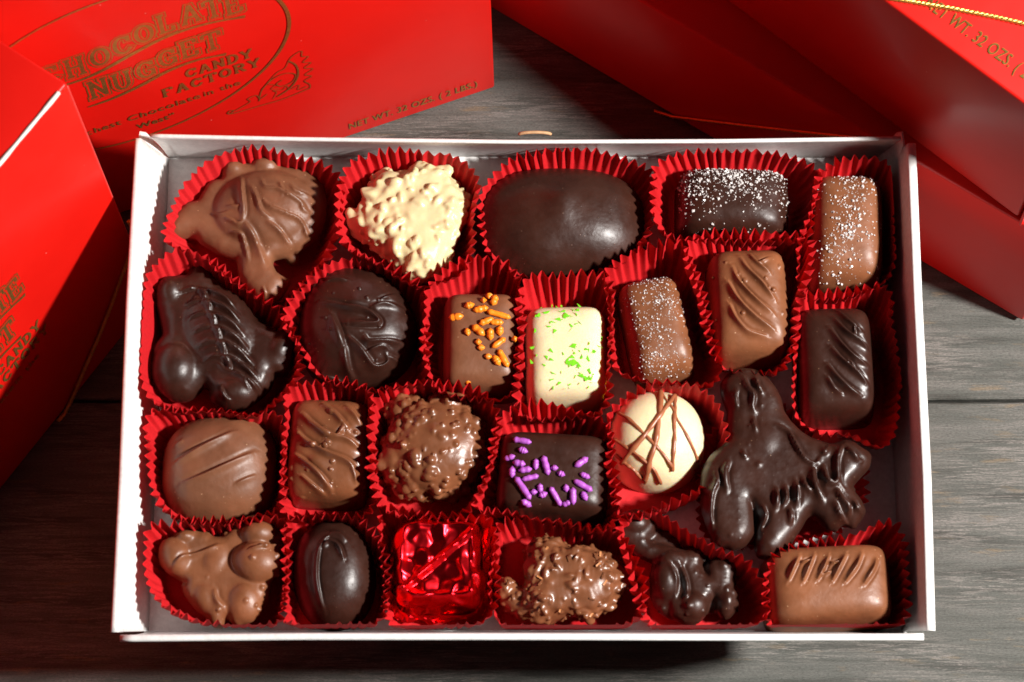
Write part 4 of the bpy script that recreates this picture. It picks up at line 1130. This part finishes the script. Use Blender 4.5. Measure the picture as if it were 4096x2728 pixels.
# worn white edge of the left carton
O, e, up, n = FL
rs = np.random.RandomState(12)
t = np.linspace(0.35, 14, 160)
path = O + up * 15.5 - e * t[:, None] - n * 0.02 - up * 0.02
V, F = tube(path, .07, 7, rfun=lambda s: .9 + .18 * math.sin(s * 60) * math.sin(s * 23 + 1))
obj('worn_edge', V, F, CARD_EDGE, lf)
for px in ((-0.03),):
    path = O + up * np.linspace(.1, 15.3, 60)[:, None] - n * .03 + e * -.02
    V, F = tube(path, .03, 6)
    obj('edge_crease', V, F, simple('pale_red_edge', (0.72, 0.06, 0.05), .5), lf)
def flat_carton(C, e, W, D, H, label, corner=0.09):
    e = unit([e[0], e[1], 0]); bk = np.array([-e[1], e[0], 0]); z = np.array([0, 0, 1.0]); C = np.array(C, float)
    root = empty('gift_carton', C - e * W / 2 + bk * D / 2)
    tag(root, label, 'carton', 'red gift cartons around the open box')
    V, F = rbox(C + z * .25, -e * W, bk * D, z * (H - .25), corner)
    obj('lid', V, F, CARTON, root)
    V, F = rbox(C - e * .1 + bk * .1 + z * .01, -e * (W - .2), bk * (D - .2), z * (H - .3), corner)
    obj('base', V, F, CARTON, root)
    return root, (C + z * H, e, bk, z)
lo, frl = flat_carton((16.57, 33.35 + Y0, 0), (.837, -.547), 24, 16, 6.95, 'red carton lying flat in shade at the back right, bottom of the stack')
up_, fru = flat_carton((15.33, 34.12 + Y0, 6.97), (.762, -.647), 23.3, 16, 6.98, 'red carton on top of the stack at the back right, with gold cord over it')
artwork(fru, up_)
# bent lid corner with a raised flap on the upper carton
C = np.array([15.33, 34.12 + Y0, 6.97]); e = unit([.762, -.647, 0]); bk = np.array([-e[1], e[0], 0]); z = np.array([0, 0, 1.])
V, F = rbox(C + e * .10 - bk * .02 - z * .12, e * .10, bk * 5.0, z * 6.9, .03)
obj('corner_flap', V, F, CARTON, up_)
# cords
cord([[on_face(FL, x, y, .09) for x, y in ((505, 880), (527, 912), (520, 985), (446, 1191), (383, 1350), (330, 1470), (287, 1574), (252, 1645), (223, 1679))]], 'gold cord slanting across the shaded corner of the left carton', .07)
FLO = (np.array([16.57, 33.35 + Y0, 0.0]), unit([.837, -.547, 0]), np.array([0, 0, 1.]), unit([-.547, -.837, 0]))
FRT = (FLO[0], FLO[1], FLO[2], unit([-.547, -.837, 0]))
cord([[on_face(FRT, x, y, .09) for x, y in ((2600, 428), (2700, 460), (2950, 490), (3200, 518), (3440, 543), (3530, 548))]], 'gold cord across the dark side of the bottom carton in the stack', .06)
cord([[on_face(fru, x, y, .09) for x, y in ((3380, -30), (3568, 0), (3800, 38), (4000, 78), (4200, 125), (4500, 200))]], 'gold cord across the bright top of the upper carton in the stack', .07)
